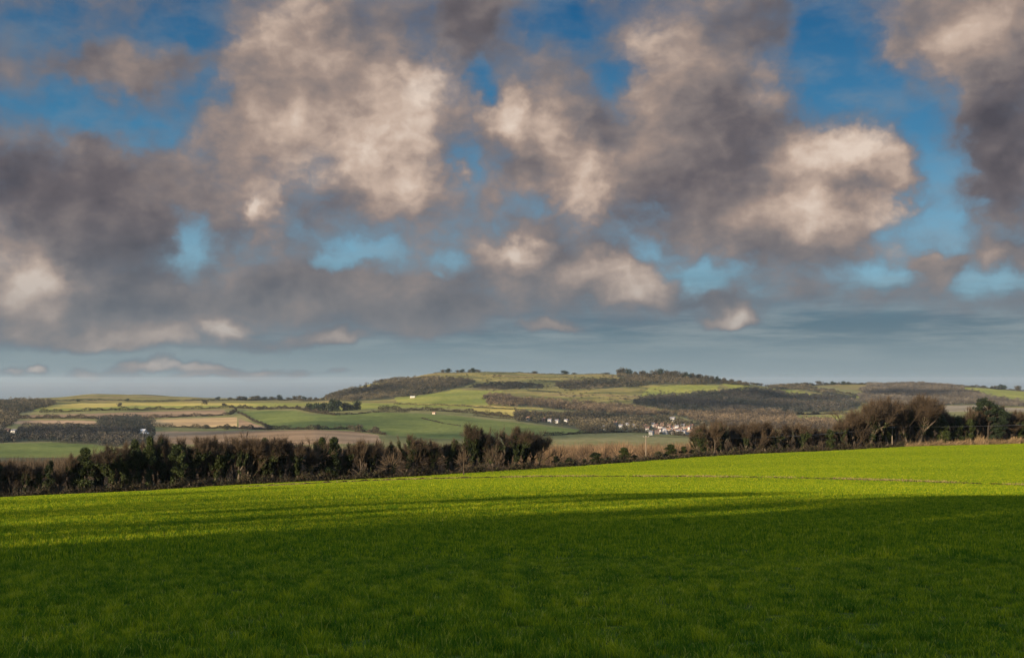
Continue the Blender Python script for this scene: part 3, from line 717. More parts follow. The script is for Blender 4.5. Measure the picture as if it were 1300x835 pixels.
def edge_row(px):
    u = (px-650)/F; Y = float(edgeY(u)); return u, Y, float(near_z(u*Y, Y))
def at_edge(px, back=3.0):
    """a spot the given distance beyond the field edge that shows in column px"""
    u, Y, _ = edge_row(px); Y += back; return u*Y, Y, float(far_z(u*Y, Y))
ORD = ['first', 'second', 'third', 'fourth', 'fifth', 'sixth', 'seventh', 'eighth', 'ninth', 'tenth', 'eleventh', 'twelfth']

# front row of the tree belt: column, row of its top, kind, rotation, width
FRONT = [
 (-26, 572, ('ivy', 1)), (-4, 574, ('dark', 1)), (14, 580, ('bare', 2)), (30, 582, ('ivy', 3)), (46, 583, ('ivy', 4)), (62, 580, ('dark', 3)), (78, 584, ('bare', 4)), (92, 575, ('ivy', 0)),
 (108, 566, ('dark', 0)), (124, 560, ('ivy', 2)), (142, 556, ('ivy', 5)), (158, 556, ('ivy', 0)), (171, 553, ('dark', 2)), (190, 549, ('dark', 1)), (209, 545, ('ivy', 2)), (226, 551, ('dark', 3)), (243, 552, ('ivy', 0)),
 (258, 550, ('bare', 5)), (272, 551, ('ivy', 4)), (287, 548, ('ivy', 2)), (301, 549, ('ivy', 1)), (316, 546, ('bare', 3)), (331, 552, ('ivy', 5)), (346, 553, ('ivy', 3)), (362, 552, ('ivy', 1)), (378, 554, ('ivy', 4)), (394, 555, ('bare', 4)),
 (409, 551, ('dark', 1)), (424, 553, ('dark', 0)), (441, 556, ('ivy', 0)), (457, 554, ('bare', 1)), (473, 553, ('ivy', 3)), (497, 554, ('dark', 3)), (515, 550, ('ivy', 5)), (532, 556, ('bare', 3)), (549, 557, ('ivy', 0)), (566, 551, ('ivy', 2)),
 (578, 558, ('ivy', 1)), (597, 534, ('ivy', 4)), (612, 539, ('ivy', 0)), (626, 545, ('ivy', 3)), (652, 538, ('ivy', 5)), (668, 541, ('ivy', 2)), (684, 546, ('bare', 3)),
 (893, 537, ('ivy', 2)), (906, 531, ('bare', 1)), (916, 533, ('ivy', 5)), (931, 532, ('bare', 4)), (945, 540, ('ivy', 1)), (958, 531, ('bare', 0)), (972, 537, ('bare', 2)), (986, 541, ('ivy', 3)), (1001, 533, ('bare', 5)), (1018, 534, ('ivy', 4)),
 (1038, 545, ('bare', 3)), (1054, 538, ('dark', 3)), (1071, 528, ('ivy', 1)), (1087, 521, ('bare', 1)), (1104, 506, ('big', 1)), (1128, 502, ('big', 0)), (1152, 509, ('bare', 2)), (1166, 503, ('big', 2)), (1178, 498, ('big', 0)), (1196, 523, ('dark', 2)), (1216, 527, ('dark', 0)), (1232, 516, ('ivy', 0)),
 (1255, 505, ('pine', 0)), (1282, 524, ('bare', 4)), (1296, 517, ('ivy', 4)), (1318, 514, ('bare', 0)),
]
DESC = {('ivy', 0): 'bare tree wrapped in dark ivy', ('ivy', 1): 'ivy-trunked tree with twiggy brown top', ('ivy', 2): 'ivy-smothered dark tree with few bare tips', ('ivy', 3): 'spreading bare tree with patchy ivy',
        ('ivy', 4): 'forked bare tree with ivy-clad limbs', ('ivy', 5): 'bare tree ivy-clad almost to the top', ('dark', 0): 'dense dark evergreen tree', ('dark', 1): 'narrow dark evergreen tree', ('dark', 2): 'broad dark evergreen tree',
        ('dark', 3): 'rounded dark evergreen tree', ('bare', 0): 'bare brown tree', ('bare', 1): 'bare brown tree with a wide twiggy crown', ('bare', 2): 'bare tree with a fine domed crown', ('bare', 3): 'broad bare tree with loose open crown',
        ('bare', 4): 'low-forking bare brown tree', ('bare', 5): 'slim bare tree with upright branches', ('big', 0): 'tall leaning bare tree, wide dark crown', ('big', 1): 'large bare tree with rounded crown', ('big', 2): 'large bare tree leaning to one side',
        ('pine', 0): 'tall dark umbrella pine with layered shelves'}
NAMES = {'ivy': 'ivy_clad_tree', 'dark': 'evergreen_tree', 'bare': 'bare_tree', 'big': 'large_bare_tree', 'pine': 'umbrella_pine'}
LAND = [(-40, 'the belt left end'), (180, 'the pale barn'), (345, 'the ploughland corner'), (490, 'the dark field hedge'), (640, 'the small belt gap'), (790, 'the low scrub gap'), (1060, 'the pale stem'), (1255, 'the umbrella pine')]
def where(px, seq):
    """name the spot from the nearest landmark by counting trees"""
    best = None
    for lx, nm in LAND:
        c = sum(1 for q in seq if min(lx, px) < q < max(lx, px))
        if nm == 'the umbrella pine' and px == 1255: continue
        if best is None or c < best[0]: best = (c, nm, 'right' if px >= lx else 'left')
    return f"{ORD[min(best[0], 11)]} {best[2]} of {best[1]}"
_seq = [f[0] for f in FRONT]
for i, (px, top, kind) in enumerate(FRONT):
    back = 2.5+2.5*((i*7) % 5)/4
    X, Y, Z = at_edge(px, back)
    H = (HOR-top)/F*Y-Z
    wide = 1.0 if kind[0] in ('pine', 'big') else random.uniform(.7, 1.12)
    if kind[0] in ('bare', 'ivy') and px not in (597, 652): H *= random.uniform(.90, 1.04)
    if kind[0] == 'dark': H *= .97
    lbl = DESC[kind]+', '+('beyond the field' if kind[0] == 'pine' else where(px, _seq))
    rz = 0 if kind[0] == 'pine' else (0 if kind[0] == 'big' else random.uniform(0, 6.28))
    place_tree(NAMES[kind[0]], kind, X, Y, Z, H, rz, lbl, 'trees in the belt along the field edge', wide=wide)

# second and third rows, seen only between and above the front trees
rows = [(-60-13*k, 4+3*(k % 3)) for k in range(8)]+[(1340+14*k, 4+3*(k % 3)) for k in range(8)]
for k in range(64):
    px = -40+k*11.3+random.uniform(-4, 4)
    if 700 < px < 880: continue
    rows.append((px, 7+random.uniform(0, 9)))
for k in range(60): rows.append((885+k*7.6+random.uniform(-4, 4), 8+random.uniform(0, 9)))
tops_x = [f[0] for f in FRONT]; tops_y = [f[1] for f in FRONT]
for px, back in rows:
    X, Y, Z = at_edge(px, back); top = float(np.interp(px, tops_x, tops_y))+(random.uniform(1, 14) if px < 790 else random.uniform(-3, 7))
    H = (HOR-top)/F*Y-Z; kind = random.choice([('bare', random.randrange(6)), ('ivy', random.randrange(6)), ('ivy', random.randrange(6))]+([('dark', random.randrange(4))] if px < 660 else []))
    side = 'the left of the low scrub gap' if px < 790 else 'the right of the low scrub gap'
    place_tree(NAMES[kind[0]], kind, X, Y, Z, H, random.uniform(0, 6.28), ('dark evergreen half hidden in the back row, ' if kind[0] == 'dark' else 'brown tree half hidden in the back row, ')+side, 'back row of the belt, '+side, wide=random.uniform(.65, .9))

# low shrubs in the gap of the belt, and dry round bushes on the bank
SH = [(706, 578, 'dark', 1), (722, 580, 'dark', 2), (742, 582, 'dark', 0), (757, 571, 'dark', 3), (773, 579, 'dark', 2), (792, 568, 'dark', 0), (806, 575, 'dark', 3), (836, 572, 'dark', 2), (851, 564, 'dark', 0), (868, 566, 'dark', 1), (880, 568, 'dark', 3)]
SD = ['small upright dark bush at the left end of the low scrub gap', 'broad low dark bush, second in the low scrub gap', 'squat dark bush, third in the low scrub gap', 'round dark bush standing highest left of the utility pole', 'low dark bush between the two tall bushes left of the utility pole',
      'tall rounded dark bush just left of the utility pole', 'dark bush touching the left side of the utility pole', 'dark bush just right of the utility pole', 'tall dark bush midway from utility pole to the big ivy tree', 'narrow dark bush left of the big ivy tree', 'dark bush at the foot of the big ivy tree']
for (px, top, k, i), d in zip(SH, SD):
    X, Y, Z = at_edge(px, 3.0); H = (HOR-top)/F*Y-Z
    (tr, cr, _), h0 = KINDS[k, i]; s = H/h0
    e = link('bush', None, loc=(X, Y, Z-.2), rz=random.uniform(0, 6), sc=(s*2.3, s*2.3, s*1.05)); tag(e, d, 'bush', 'bushes in the gap of the tree belt'); link('stem', tr, e); link('foliage', cr, e)
for px, py, r, d in ((1229, 558, 2.1, 'small dry round bush left of the larger one under the pine'), (1244, 556, 3.3, 'largest dry round bush at the field edge beside the pine trunk'), (1287, 557, 2.7, 'dry round bush at the field edge right of the pine')):
    X, Y, Z = at_edge(px, .5); o = link('dry_bush', dry_shrub(int(px), r*.9, n=3600), loc=(X, Y, Z-.5*r), sc=(1, 1, 1.45)); o.data.name = 'dry_bush'
    tag(o, d, 'bush', 'dry bushes on the bank')

# undergrowth at the foot of the belt
def strip_mass(px0, px1, n, h, depth, mat, name, size, hfun=None, leafy=.75, b0=.3):
    rg = np.random.default_rng(int(px0)+n); px = rg.uniform(px0, px1, n); u = (px-650)/F; e = edgeY(u)
    Y = e+b0+depth*rg.uniform(0, 1, n)**1.3; X = u*Y; Z = far_z(X, Y)
    hh = h*(.55+.45*np.sin(X*.55)+.35*np.sin(X*1.7+1)+.3*rg.random(n)); hh = np.maximum(hh, .3*h)
    if hfun is not None: hh *= hfun(px)
    C = np.stack([X, Y, Z+hh*rg.uniform(0, 1, n)**.8], 1); k = rg.random(n) < leafy
    V1, F1 = quads(C[k], size, rg); T1 = np.repeat(np.clip(rg.uniform(0, 1, k.sum()), 0, 1), 4)
    c = C[~k]; V2, F2 = sticks(c, c+rg.normal(0, .5, c.shape)+np.array([0, 0, .5]), .022, rg); T2 = np.repeat(rg.uniform(.3, .8, len(c)), 4)
    V, F_, T = join([(V1, F1, T1), (V2, F2, T2)])
    return tag(link(name, mesh_from(name, V, F_, MT[mat], tint=T)), kind='stuff')
strip_mass(-60, 1345, 120000, 1.5, 12, 'bramble', 'undergrowth', .19, hfun=lambda p: np.where((p > 690) & (p < 885), .9, np.where(p > 1185, .6, 1.0)))
strip_mass(1150, 1360, 16000, .9, 2.2, 'drygrass', 'dry_grass_bank', .10, leafy=.2, b0=-.3, hfun=lambda p: np.clip((p-1150)/50, .25, 1.0))

# ------------------------------------------------------------------ far woods, hedges and single trees
def far_crowns(P, H, W, per, rg, tints, twiggy=.35):
    """P (n,3) bases. Each crown is 'per' small faces in a domed volume, plus a trunk sliver"""
    n = len(P); k = np.repeat(np.arange(n), per)
    d = rg.normal(size=(n*per, 3)); d /= np.linalg.norm(d, axis=1)[:, None]
    r = rg.uniform(.35, 1.05, n*per)**.6
    c = P[k]+d*r[:, None]*np.stack([W[k], W[k], H[k]*.42], 1); c[:, 2] += H[k]*.58
    sz = W[k]*.19
    V1, F1 = quads(c, sz, rg); T1 = np.repeat(np.clip(tints[k]+rg.normal(0, .10, n*per), 0, 1), 4)
    V2, F2 = sticks(P-np.array([0, 0, .5]), P+np.stack([0*H, 0*H, H*.8], 1), W*.07, rg)
    return join([(V1, F1, T1), (V2, F2, .5)])

def sample_poly(poly, spacing, rg, ymax):
    xs = [p[0] for p in poly]; u0, u1 = (min(xs)-650)/F, (max(xs)-650)/F
    area = .5*(u1-u0)*(ymax**2-1350**2); n = int(area/spacing**2)
    u = rg.uniform(u0, u1, n); Y = np.sqrt(rg.uniform(1350**2, ymax**2, n)); X = u*Y; Z = far_z(X, Y)
    py = HOR-F*Z/Y; k = inpoly(650+F*u+5*np.sin(Y/61)+rg.normal(0, 2.2, n), py+.9*np.sin(X/37+Y/90)+rg.normal(0, .7, n), poly); return np.stack([X[k], Y[k], Z[k]], 1)
WH = (9, 7, 5.2, 2.6, 'white', 'slate', 2, True); WR = (8.5, 7, 5.2, 2.8, 'white', 'red', 2, True); BR = (9, 7, 5.2, 2.8, 'brick', 'red', 2, True); CR = (10, 7.5, 5, 2.6, 'cream', 'brown', 2, True); BIG = (14, 9, 6, 3.5, 'white', 'slate', 2, True); GR = (9, 7, 5, 2.6, 'grey', 'slate', 2, True)
VIL = [
 (854, 534.5, BIG, 'big white house standing above the rest of the village'), (829, 541.5, WH, 'white house highest on the left side of the village'), (822, 547, WR, 'white house with a red roof at the left edge of the village'), (838, 545, WR, 'small white house with red roof left of the village centre'), (843, 548, WH, 'white slate-roofed house in the lower left of the village'),
 (849, 543.5, BR, 'brick house just below the big white house'), (854, 546, WR, 'white and red house in the middle of the village'), (859, 544.5, WH, 'white house right of the village middle'), (867, 543, WH, 'bright white house on the right of the village'), (870, 547, CR, 'cream house below the bright white one at right'), (874, 545.5, WR, 'white house with red roof, highest at the right end'),
 (853, 551, WH, 'white gabled house at the bottom centre of the village'), (861, 550.5, WH, 'pale house at the bottom right of centre'), (845, 551, GR, 'grey house at the bottom left of centre'), (834, 551, BR, 'brick house at the bottom left of the village'), (827, 552, GR, 'grey house near the lower left corner of the village'), (868, 551.5, GR, 'grey house in the bottom row right of the pale one'), (875, 551, CR, 'cream house at the bottom right of the village'), (881, 549.5, BR, 'brick house at the right end of the village'), (884, 553, GR, 'grey house lowest at the right end of the village'),
 (833, 543, BR, 'brick house tucked under the highest white house on the left'), (863, 547.5, BR, 'brick house in the centre right of the village'), (841, 541.5, BR, 'brick house left of the big white house'), (878, 543.5, BR, 'brick house on the upper right edge of the village'), (818, 544, BR, 'brick house at the upper left edge of the village'), (849, 548.5, CR, 'cream house in the middle of the village'), (857, 549, BR, 'brick house between the two bottom white houses'), (838, 549, WR, 'white and red house low on the left of the village'),
 (781, 539.5, CR, 'long cream house in the trees left of the village'), (797, 541.5, WH, 'small white house in the trees left of the village'), (788, 543.5, GR, 'grey house below the cream one in the trees'), (805, 543, GR, 'grey house right of the small white one in the trees'), (719, 536.5, WH, 'lone white house among conifers above the green field'), (698, 536, GR, 'grey house at the right of the row above the green field'), (690, 535, BR, 'brick house in the row above the green field'), (671, 533.5, CR, 'cream house at the left of the row above the green field'), (707, 537, GR, 'dim grey house beside the lone white house'), (767, 545, GR, 'grey house at the lower edge of the trees'),
]
CLEAR = [(v[0], v[1], 3.2) for v in VIL]+[(183, 550, 8), (16, 549, 9), (524, 505, 8)]
_wt = 0
for i, (nm, poly, kind, H, sp) in enumerate(WOODS):
    rg = np.random.default_rng(900+i); mx = sum(p[0] for p in poly)/len(poly)
    P = sample_poly(poly, sp, rg, 3950 if mx < 975 else 4900)
    if len(P) == 0: continue
    tx = 650+F*P[:, 0]/P[:, 1]; ty = HOR-F*P[:, 2]/P[:, 1]; keep = np.ones(len(P), bool)
    for hx, hy, hw in CLEAR: keep &= ~((np.abs(tx-hx) < hw) & (ty > hy-1.5) & (ty < hy+6.5))
    P = P[keep]
    n = len(P); _wt += n
    patch = .5+.28*np.sin(P[:, 0]/61+P[:, 1]/97)+.2*np.sin(P[:, 0]/23-P[:, 1]/41)
    h = H*rg.uniform(.6, 1.15, n)*(.85+.3*patch); w = sp*rg.uniform(.38, .62, n)
    V, F_, T = far_crowns(P, h, w, 70, rg, np.clip(patch*.8+rg.normal(0, .22, n)+.05, 0, 1))
    tag(link(nm, mesh_from(nm, V, F_, MT['wood_'+kind], tint=T)), kind='stuff')
print('far wood trees', _wt)

def gorse():
    rg = np.random.default_rng(61); out = []
    for poly, sp in (([(560, 475), (780, 477), (900, 484), (900, 500), (820, 512), (700, 510), (640, 500), (560, 486)], 26), ([(480, 486), (560, 476), (640, 476), (640, 486), (560, 492)], 22), ([(640, 497), (800, 497), (820, 515), (700, 512)], 34)):
        P = sample_poly(poly, sp, rg, 3950); q = np.sin(P[:, 0]/70+1)*np.sin(P[:, 1]/90+P[:, 0]/200) > -.25; out.append(P[q])
    P = np.concatenate(out); n = len(P); h = rg.uniform(1.2, 3.8, n); V, F_, T = far_crowns(P, h, h*rg.uniform(.7, 1.6, n), 40, rg, rg.uniform(0, .6, n))
    tag(link('gorse_scrub', mesh_from('gorse_scrub', V, F_, MT['wood_mixed'], tint=T)), kind='stuff')
gorse()

# brown wood just below the gap in the belt, and more trees down the slope on the left
def slope_wood(name, px0, px1, y0, y1, top, mat, spacing, Hm, seed):
    rg = np.random.default_rng(seed); u0, u1 = (px0-650)/F, (px1-650)/F
    n = int(.5*(u1-u0)*(y1**2-y0**2)/spacing**2); u = rg.uniform(u0, u1, n); Y = np.sqrt(rg.uniform(y0**2, y1**2, n)); X = u*Y; Z = far_z(X, Y)
    px = 650+F*u; tp = np.interp(px, [t[0] for t in top], [t[1] for t in top])+rg.uniform(-2, 9, n)+3*np.sin(X/17+Y/23)
    h = (HOR-tp)/F*Y-Z; k = (h > 2.5) & (h < Hm); P = np.stack([X, Y, Z], 1)[k]; h = h[k]; n = len(P)
    w = h*rg.uniform(.28, .46, n); w = np.clip(w, 1.8, 6.5)
    per = 260; kk = np.repeat(np.arange(n), per); d = rg.normal(size=(n*per, 3)); d /= np.linalg.norm(d, axis=1)[:, None]; d[:, 2] = np.abs(d[:, 2])*1.1-.25
    base = P[kk]+np.stack([0*h, 0*h, h*.35], 1)[kk]
    a = base+d*np.stack([w, w, h*.5], 1)[kk]*rg.uniform(.35, .85, n*per)[:, None]
    b = base+d*np.stack([w, w, h*.62], 1)[kk]*rg.uniform(.85, 1.08, n*per)[:, None]+rg.normal(0, .3, (n*per, 3))
    V1, F1 = sticks(a, b, .04, rg); t = np.clip(.5+rg.normal(0, .2, n), 0, 1)
    V2, F2 = sticks(P, P+np.stack([0*h, 0*h, h*.8], 1), .16, rg)
    V, F_, T = join([(V1, F1, np.repeat(np.clip(t[kk]+rg.normal(0, .12, n*per), 0, 1), 4)), (V2, F2, .3)])
    print(name, n)
    tag(link(name, mesh_from(name, V, F_, MT[mat], tint=T)), kind='stuff')
slope_wood('scrub_wood', 640, 905, 345, 760, [(640, 570), (690, 562), (705, 558), (740, 556), (790, 556), (850, 557), (905, 553)], 'scrub', 7.5, 34, 5)
slope_wood('slope_wood', -70, 640, 270, 560, [(-70, 575), (60, 576), (110, 570), (200, 562), (320, 556), (440, 558), (560, 562), (640, 560)], 'twig', 7.5, 34, 6)
slope_wood('slope_wood', 905, 1360, 400, 800, [(905, 545), (1000, 542), (1060, 538), (1110, 524), (1180, 520), (1300, 526), (1360, 526)], 'twig', 8, 40, 8)

def hedge(name, pts, h, label, mat='hedge', trees=0, w=2.2, dens=2.2, ymin=1350, cat='hedge'):
    rg = np.random.default_rng(int(pts[0][0]*7+pts[0][1])); Ps = np.array([hit(x, y, ymin) for x, y in pts])
    seg = np.linalg.norm(np.diff(Ps[:, :2], axis=0), axis=1); cum = np.concatenate([[0], np.cumsum(seg)]); Lt = cum[-1]
    n = int(Lt*dens*(h/3)*4.5); t = rg.uniform(0, Lt, n)
    X = np.interp(t, cum, Ps[:, 0])+rg.normal(0, w*.4, n); Y = np.interp(t, cum, Ps[:, 1])+rg.normal(0, w*.4, n); Z = far_z(X, Y)
    hh = h*(.8+.35*np.sin(t/13.0)+.25*np.sin(t/4.7)); hh = np.maximum(hh, .35*h)
    hh = hh*1.5
    C = np.stack([X, Y, Z+hh*rg.uniform(0, 1, n)], 1)
    V1, F1 = quads(C, .62+h*.07, rg); parts = [(V1, F1, np.repeat(rg.uniform(0, 1, n), 4))]
    if trees:
        tt = rg.uniform(0, Lt, trees); P = np.stack([np.interp(tt, cum, Ps[:, 0]), np.interp(tt, cum, Ps[:, 1]), 0*tt], 1); P[:, 2] = far_z(P[:, 0], P[:, 1])
        parts.append(far_crowns(P, h*rg.uniform(1.6, 2.6, trees), h*rg.uniform(.6, 1.0, trees), 50, rg, rg.uniform(0, .6, trees)))
    V, F_, T = join(parts)
    return tag(link(name, mesh_from(name, V, F_, MT[mat], tint=T)), label, cat, 'hedges between the far fields')
HG = [
 ([(50, 523.5), (110, 521.8), (200, 519.8), (290, 517.6), (375, 518.8), (395, 523), (425, 527)], 4.2, 12, 'long dark hedge below the yellow strip at left'),
 ([(20, 531), (70, 531.2), (125, 531.8)], 4.6, 5, 'short dark hedge between the two dull brown fields at left'),
 ([(128, 531.6), (200, 530.8), (250, 528.8), (292, 526.5), (300, 521)], 4.0, 6, 'hedge between the brown ploughed field and the golden field'),
 ([(28, 539), (75, 539.5), (125, 540)], 2.6, 2, 'low hedge above the dull green pasture at left'),
 ([(192, 541.5), (230, 542.6), (280, 543.6), (330, 545.2), (400, 545.4), (440, 545), (462, 548), (490, 552)], 3.6, 12, 'long hedge between ploughed slope and the large green field'),
 ([(302, 524), (318, 532), (345, 544.5)], 2.2, 0, 'thin diagonal hedge down the left side of the large green field'),
 ([(425, 527), (470, 524), (520, 523)], 2.6, 0, 'low brown hedge along the top of the large green field'),
 ([(480, 520.5), (530, 521.2), (570, 522.5), (610, 525.5), (650, 530), (690, 534)], 5.0, 14, 'thick grey-brown hedge of small trees above the large green field'),
 ([(500, 513), (560, 514.2), (620, 518), (655, 519.8)], 2.4, 3, 'thin hedge below the sunlit foot of the hill'),
 ([(600, 527.8), (650, 532), (700, 535.6)], 2.2, 5, 'broken low hedge below the yellow field'),
 ([(535, 531), (560, 537), (585, 541)], 1.2, 0, 'faint low line of rough growth crossing the large green field'),
 ([(60, 508.6), (110, 508.7), (170, 509.1), (240, 508.8), (330, 508.2)], 2.8, 5, 'dark hedge across the left downs above the yellow strip'),
 ([(690, 553.5), (745, 550.3), (800, 548.9), (850, 551)], 3.0, 8, 'dark hedge between the village trees and the dull meadow'),
 ([(850, 551.5), (880, 554.5), (905, 557)], 4.5, 6, 'dark clipped hedge below the village houses'),
 ([(1010, 526.5), (1040, 525.8), (1075, 525.6)], 4.0, 5, 'hedge above the small bright meadow at right'),
 ([(300, 508), (340, 507.8), (375, 507.6), (412, 507.8)], 4.5, 4, 'dark hedge along the left skyline ridge'),
 ([(550, 473.6), (600, 473), (650, 473.6), (700, 474.6), (780, 475.8)], 1.6, 0, 'thin dark scrub line along the hill skyline'),
 ([(640, 478), (700, 479.5), (780, 480)], 1.8, 0, 'line of gorse along the top of the hill'),
 ([(1008, 493.6), (1040, 494.5), (1075, 499.5), (1096, 503.5)], 4.0, 6, 'dark hedge curving down the far green slope at right'),
]
for pts, h, nt_, d in HG: hedge('hedgerow', pts, h, d, trees=nt_, dens=2.6)

MESH_FAR = []
for i in range(6):
    rg = np.random.default_rng(40+i); lumps = [(rg.normal(0, .20), rg.normal(0, .20), rg.uniform(.12, .80), rg.uniform(.17, .28)) for _ in range(20)]
    C, k = lumpy_cloud(rg, 900, lumps); C[:, 2] = np.clip(C[:, 2], .05, 1.0); V, F_ = quads(C, .055, rg)
    MESH_FAR.append((mesh_from('tree_crown', V, F_, MT['wood_mixed'] if i % 2 else MT['conifer'], tint=np.repeat(np.clip(rg.uniform(0, .7, 900), 0, 1), 4)),
                     MB().tube([(0, 0, -.05), (.01, 0, .35), (.02, .01, .7)], [.035, .028, .012]).mesh('tree_trunk', MT['bark'])))
def far_tree(px, py, hpx, wide, k, label, group, name='far_tree', ymin=1350, cat='tree'):
    X, Y, Z = hit(px, py, ymin); H = hpx/F*Y
    e = link(name, None, loc=(X, Y, Z-.12*H), rz=random.uniform(0, 6), sc=(H*wide*1.35, H*wide*1.35, H*1.12)); tag(e, label, cat, group)
    link('trunk', MESH_FAR[k][1], e); link('crown', MESH_FAR[k][0], e)
# lone trees and groups along the hilltop, read from the left
g = 'trees on the hill crest'
for i, (px, hp, w, k, d) in enumerate([(485, 5, 1.2, 1, 'small tree standing up from the wood at the left end of the hill'), (562, 4.5, 1, 1, 'left tree of the first pair on the hill crest'), (568, 6, 1.1, 0, 'taller right tree of the first pair on the hill crest'),
      (581, 4, 1.1, 1, 'left tree of the second pair on the hill crest'), (586, 5, 1.1, 0, 'right tree of the second pair on the hill crest'), (597, 4.5, 1.1, 1, 'left tree of the third hill crest group'), (602, 6, 1.1, 0, 'middle tree of the third hill crest group'), (607, 4, 1.2, 1, 'right tree of the third hill crest group'),
      (679, 3.4, 2.0, 1, 'low bush on the hill crest left of the lone round tree'), (718, 5.2, 1.6, 0, 'lone round tree on the middle of the hill crest'), (729, 2.5, 2, 1, 'low bush right of the lone round tree'), (770, 2.5, 3, 1, 'low spreading bush left of the hilltop clump')]):
    far_tree(px, 472.5 if px < 700 else 475.0, hp, w, k, d, g, ymin=3600)
CL = [(786, 476, 9), (792, 476, 11), (799, 477, 9.5), (806, 477.5, 7), (816, 479, 10), (822, 481, 9), (831, 478, 10), (838, 478, 11), (845, 478.5, 10), (852, 479, 9), (858, 479.5, 10.5), (866, 480, 9), (873, 480.5, 9), (880, 481, 9), (888, 481.5, 8), (896, 483, 8), (904, 484, 8), (912, 485, 8), (920, 486, 7.5), (929, 487, 7), (938, 488, 6.5), (947, 489, 5.5)]
for i, (px, py, hp) in enumerate(CL):
    lab_ = f"dark tree in the hilltop clump, {ORD[i]} from its left end" if i < 11 else f"dark tree in the hilltop clump, {ORD[len(CL)-1-i]} from its right end"
    far_tree(px, py, hp, random.uniform(.75, .95), (1, 3, 0, 5, 1)[i % 5], lab_.replace('first from its', 'at its'), 'trees of the hilltop clump', ymin=3300)
# conifers and broad trees above the green field
for px, py, hp, w, k, d in [(394, 521, 10, 1.0, 2, 'dark conifer at the left of the group above the green field'), (402, 522, 12, 1.0, 4, 'broad dark tree of the group above the green field'), (410, 522, 12, .9, 2, 'dark tree in the middle of the group above the green field'), (422, 522, 18, .62, 4, 'tallest dark conifer above the green field'), (428, 522, 16, .7, 2, 'dark conifer touching the tallest one above the green field'),
      (437, 521, 12, .9, 1, 'brown bare tree right of the tallest conifers'), (445, 520.5, 9, 1, 3, 'small brown tree left of the lone dark conifer'), (454, 520, 13, .75, 4, 'lone dark conifer right of the brown trees'),
      (284, 515, 4, 1.2, 1, 'small tree on the yellow strip, left downs'), (260, 513, 7, .9, 1, 'lone brown tree on the skyline side of the yellow strip'), (152, 516, 5.5, .9, 1, 'lone small tree at the edge of the yellow strip far left'), (99, 509.5, 3.4, 1.2, 0, 'tiny dark tree on the hedge across the left dome'), (161, 509, 3.4, 1.2, 0, 'tiny dark tree on the hedge near the skyline left'),
      (455, 548, 11, .9, 1, 'bare round tree on the hedge below the green field'), (476, 549, 9, 1.1, 5, 'pale brown bare tree at the right end of the hedge'), (340, 545.5, 8, .9, 1, 'faint bare tree at the ploughland corner'), (403, 545, 7, .9, 0, 'small dark tree in the hedge below the green field'), (262, 544, 6, 1, 1, 'small round tree in the hedge under the golden field'), (288, 545, 5.5, 1, 1, 'small tree near the right end of the golden field'),
      (330, 520, 5, 1.1, 1, 'small brown tree on the pasture above the long hedge'), (1166, 515.5, 6, 1, 1, 'small tree by the dry field behind the large bare trees')]:
    far_tree(px, py, hp, w, k, d, 'single trees among the far fields')
for i, (px, hp, w, k) in enumerate([(321, 5, 1.2, 1), (327, 6, 1.0, 1), (336, 4, 1.6, 0), (345, 4.4, 1.3, 1), (355, 6.5, .9, 0), (366, 3.2, 1.6, 1), (374, 5.5, .9, 1), (380, 6, .9, 1), (387, 4.4, 1.2, 0), (394, 3.6, 1.2, 1), (401, 2.6, 1.3, 0), (276, 4, 1.3, 0), (292, 3.4, 1.4, 1), (304, 5.2, 1.1, 1), (311, 4.4, 1.3, 0)]):
    q = sorted([276, 292, 304, 311, 321, 327, 336, 345, 355, 366, 374, 380, 387, 394, 401]).index(px)
    lab_ = f"small dark skyline tree on the left ridge, {ORD[q]} from its left end" if q < 8 else f"small dark skyline tree on the left ridge, {ORD[14-q]} from the end nearest the hill"
    far_tree(px, 507.0, hp, w, k, lab_.replace('first from its', 'at its').replace('first from the end', 'at the end'), 'trees on the left skyline ridge', ymin=3600)
for i, (px, py, hp, w, k, d) in enumerate([(1263, 492.5, 5, .9, 1, 'left dark tree of the skyline group above the bright right field'), (1269, 492.5, 7, 1.0, 0, 'tallest dark tree of the skyline group above the bright right field'), (1275, 493, 6.5, 1, 0, 'right dark tree of the skyline group above the bright right field'), (1292, 494.5, 8, .9, 1, 'lone skyline tree above the right edge of the bright field'),
      (1236, 491.5, 3, 2, 0, 'low dark skyline bush at the left of the bright right field'), (1248, 492, 3.4, 1.8, 0, 'dark skyline bush above the middle of the bright right field'),
      (1012, 489.2, 3.6, 1.5, 0, 'first dark skyline tree right of the main hill'), (1022, 489, 5, 1.4, 1, 'second dark skyline tree right of the main hill'), (1030, 488.8, 4, 1.4, 0, 'third dark skyline tree right of the main hill'), (1040, 488.8, 6.8, 1.1, 1, 'tallest skyline tree on the far ridge right of the hill'), (1050, 488.5, 3.5, 1.6, 0, 'low skyline tree right of the tallest on the far ridge'), (1058, 488.5, 5, 1.2, 0, 'round skyline tree in the middle of the far ridge'), (1071, 488.3, 5, 1.2, 0, 'round skyline tree beyond the middle of the far ridge'), (1078, 488.2, 4, 1.2, 0, 'small skyline tree near the right of the far ridge'), (1092, 488, 2.6, 2.4, 0, 'low skyline bush near the right of the far ridge'), (1102, 488, 2.8, 2, 0, 'last low skyline bush on the far ridge')]):
    far_tree(px, py, hp, w, k, d, 'skyline trees on the right ridges', ymin=4000)
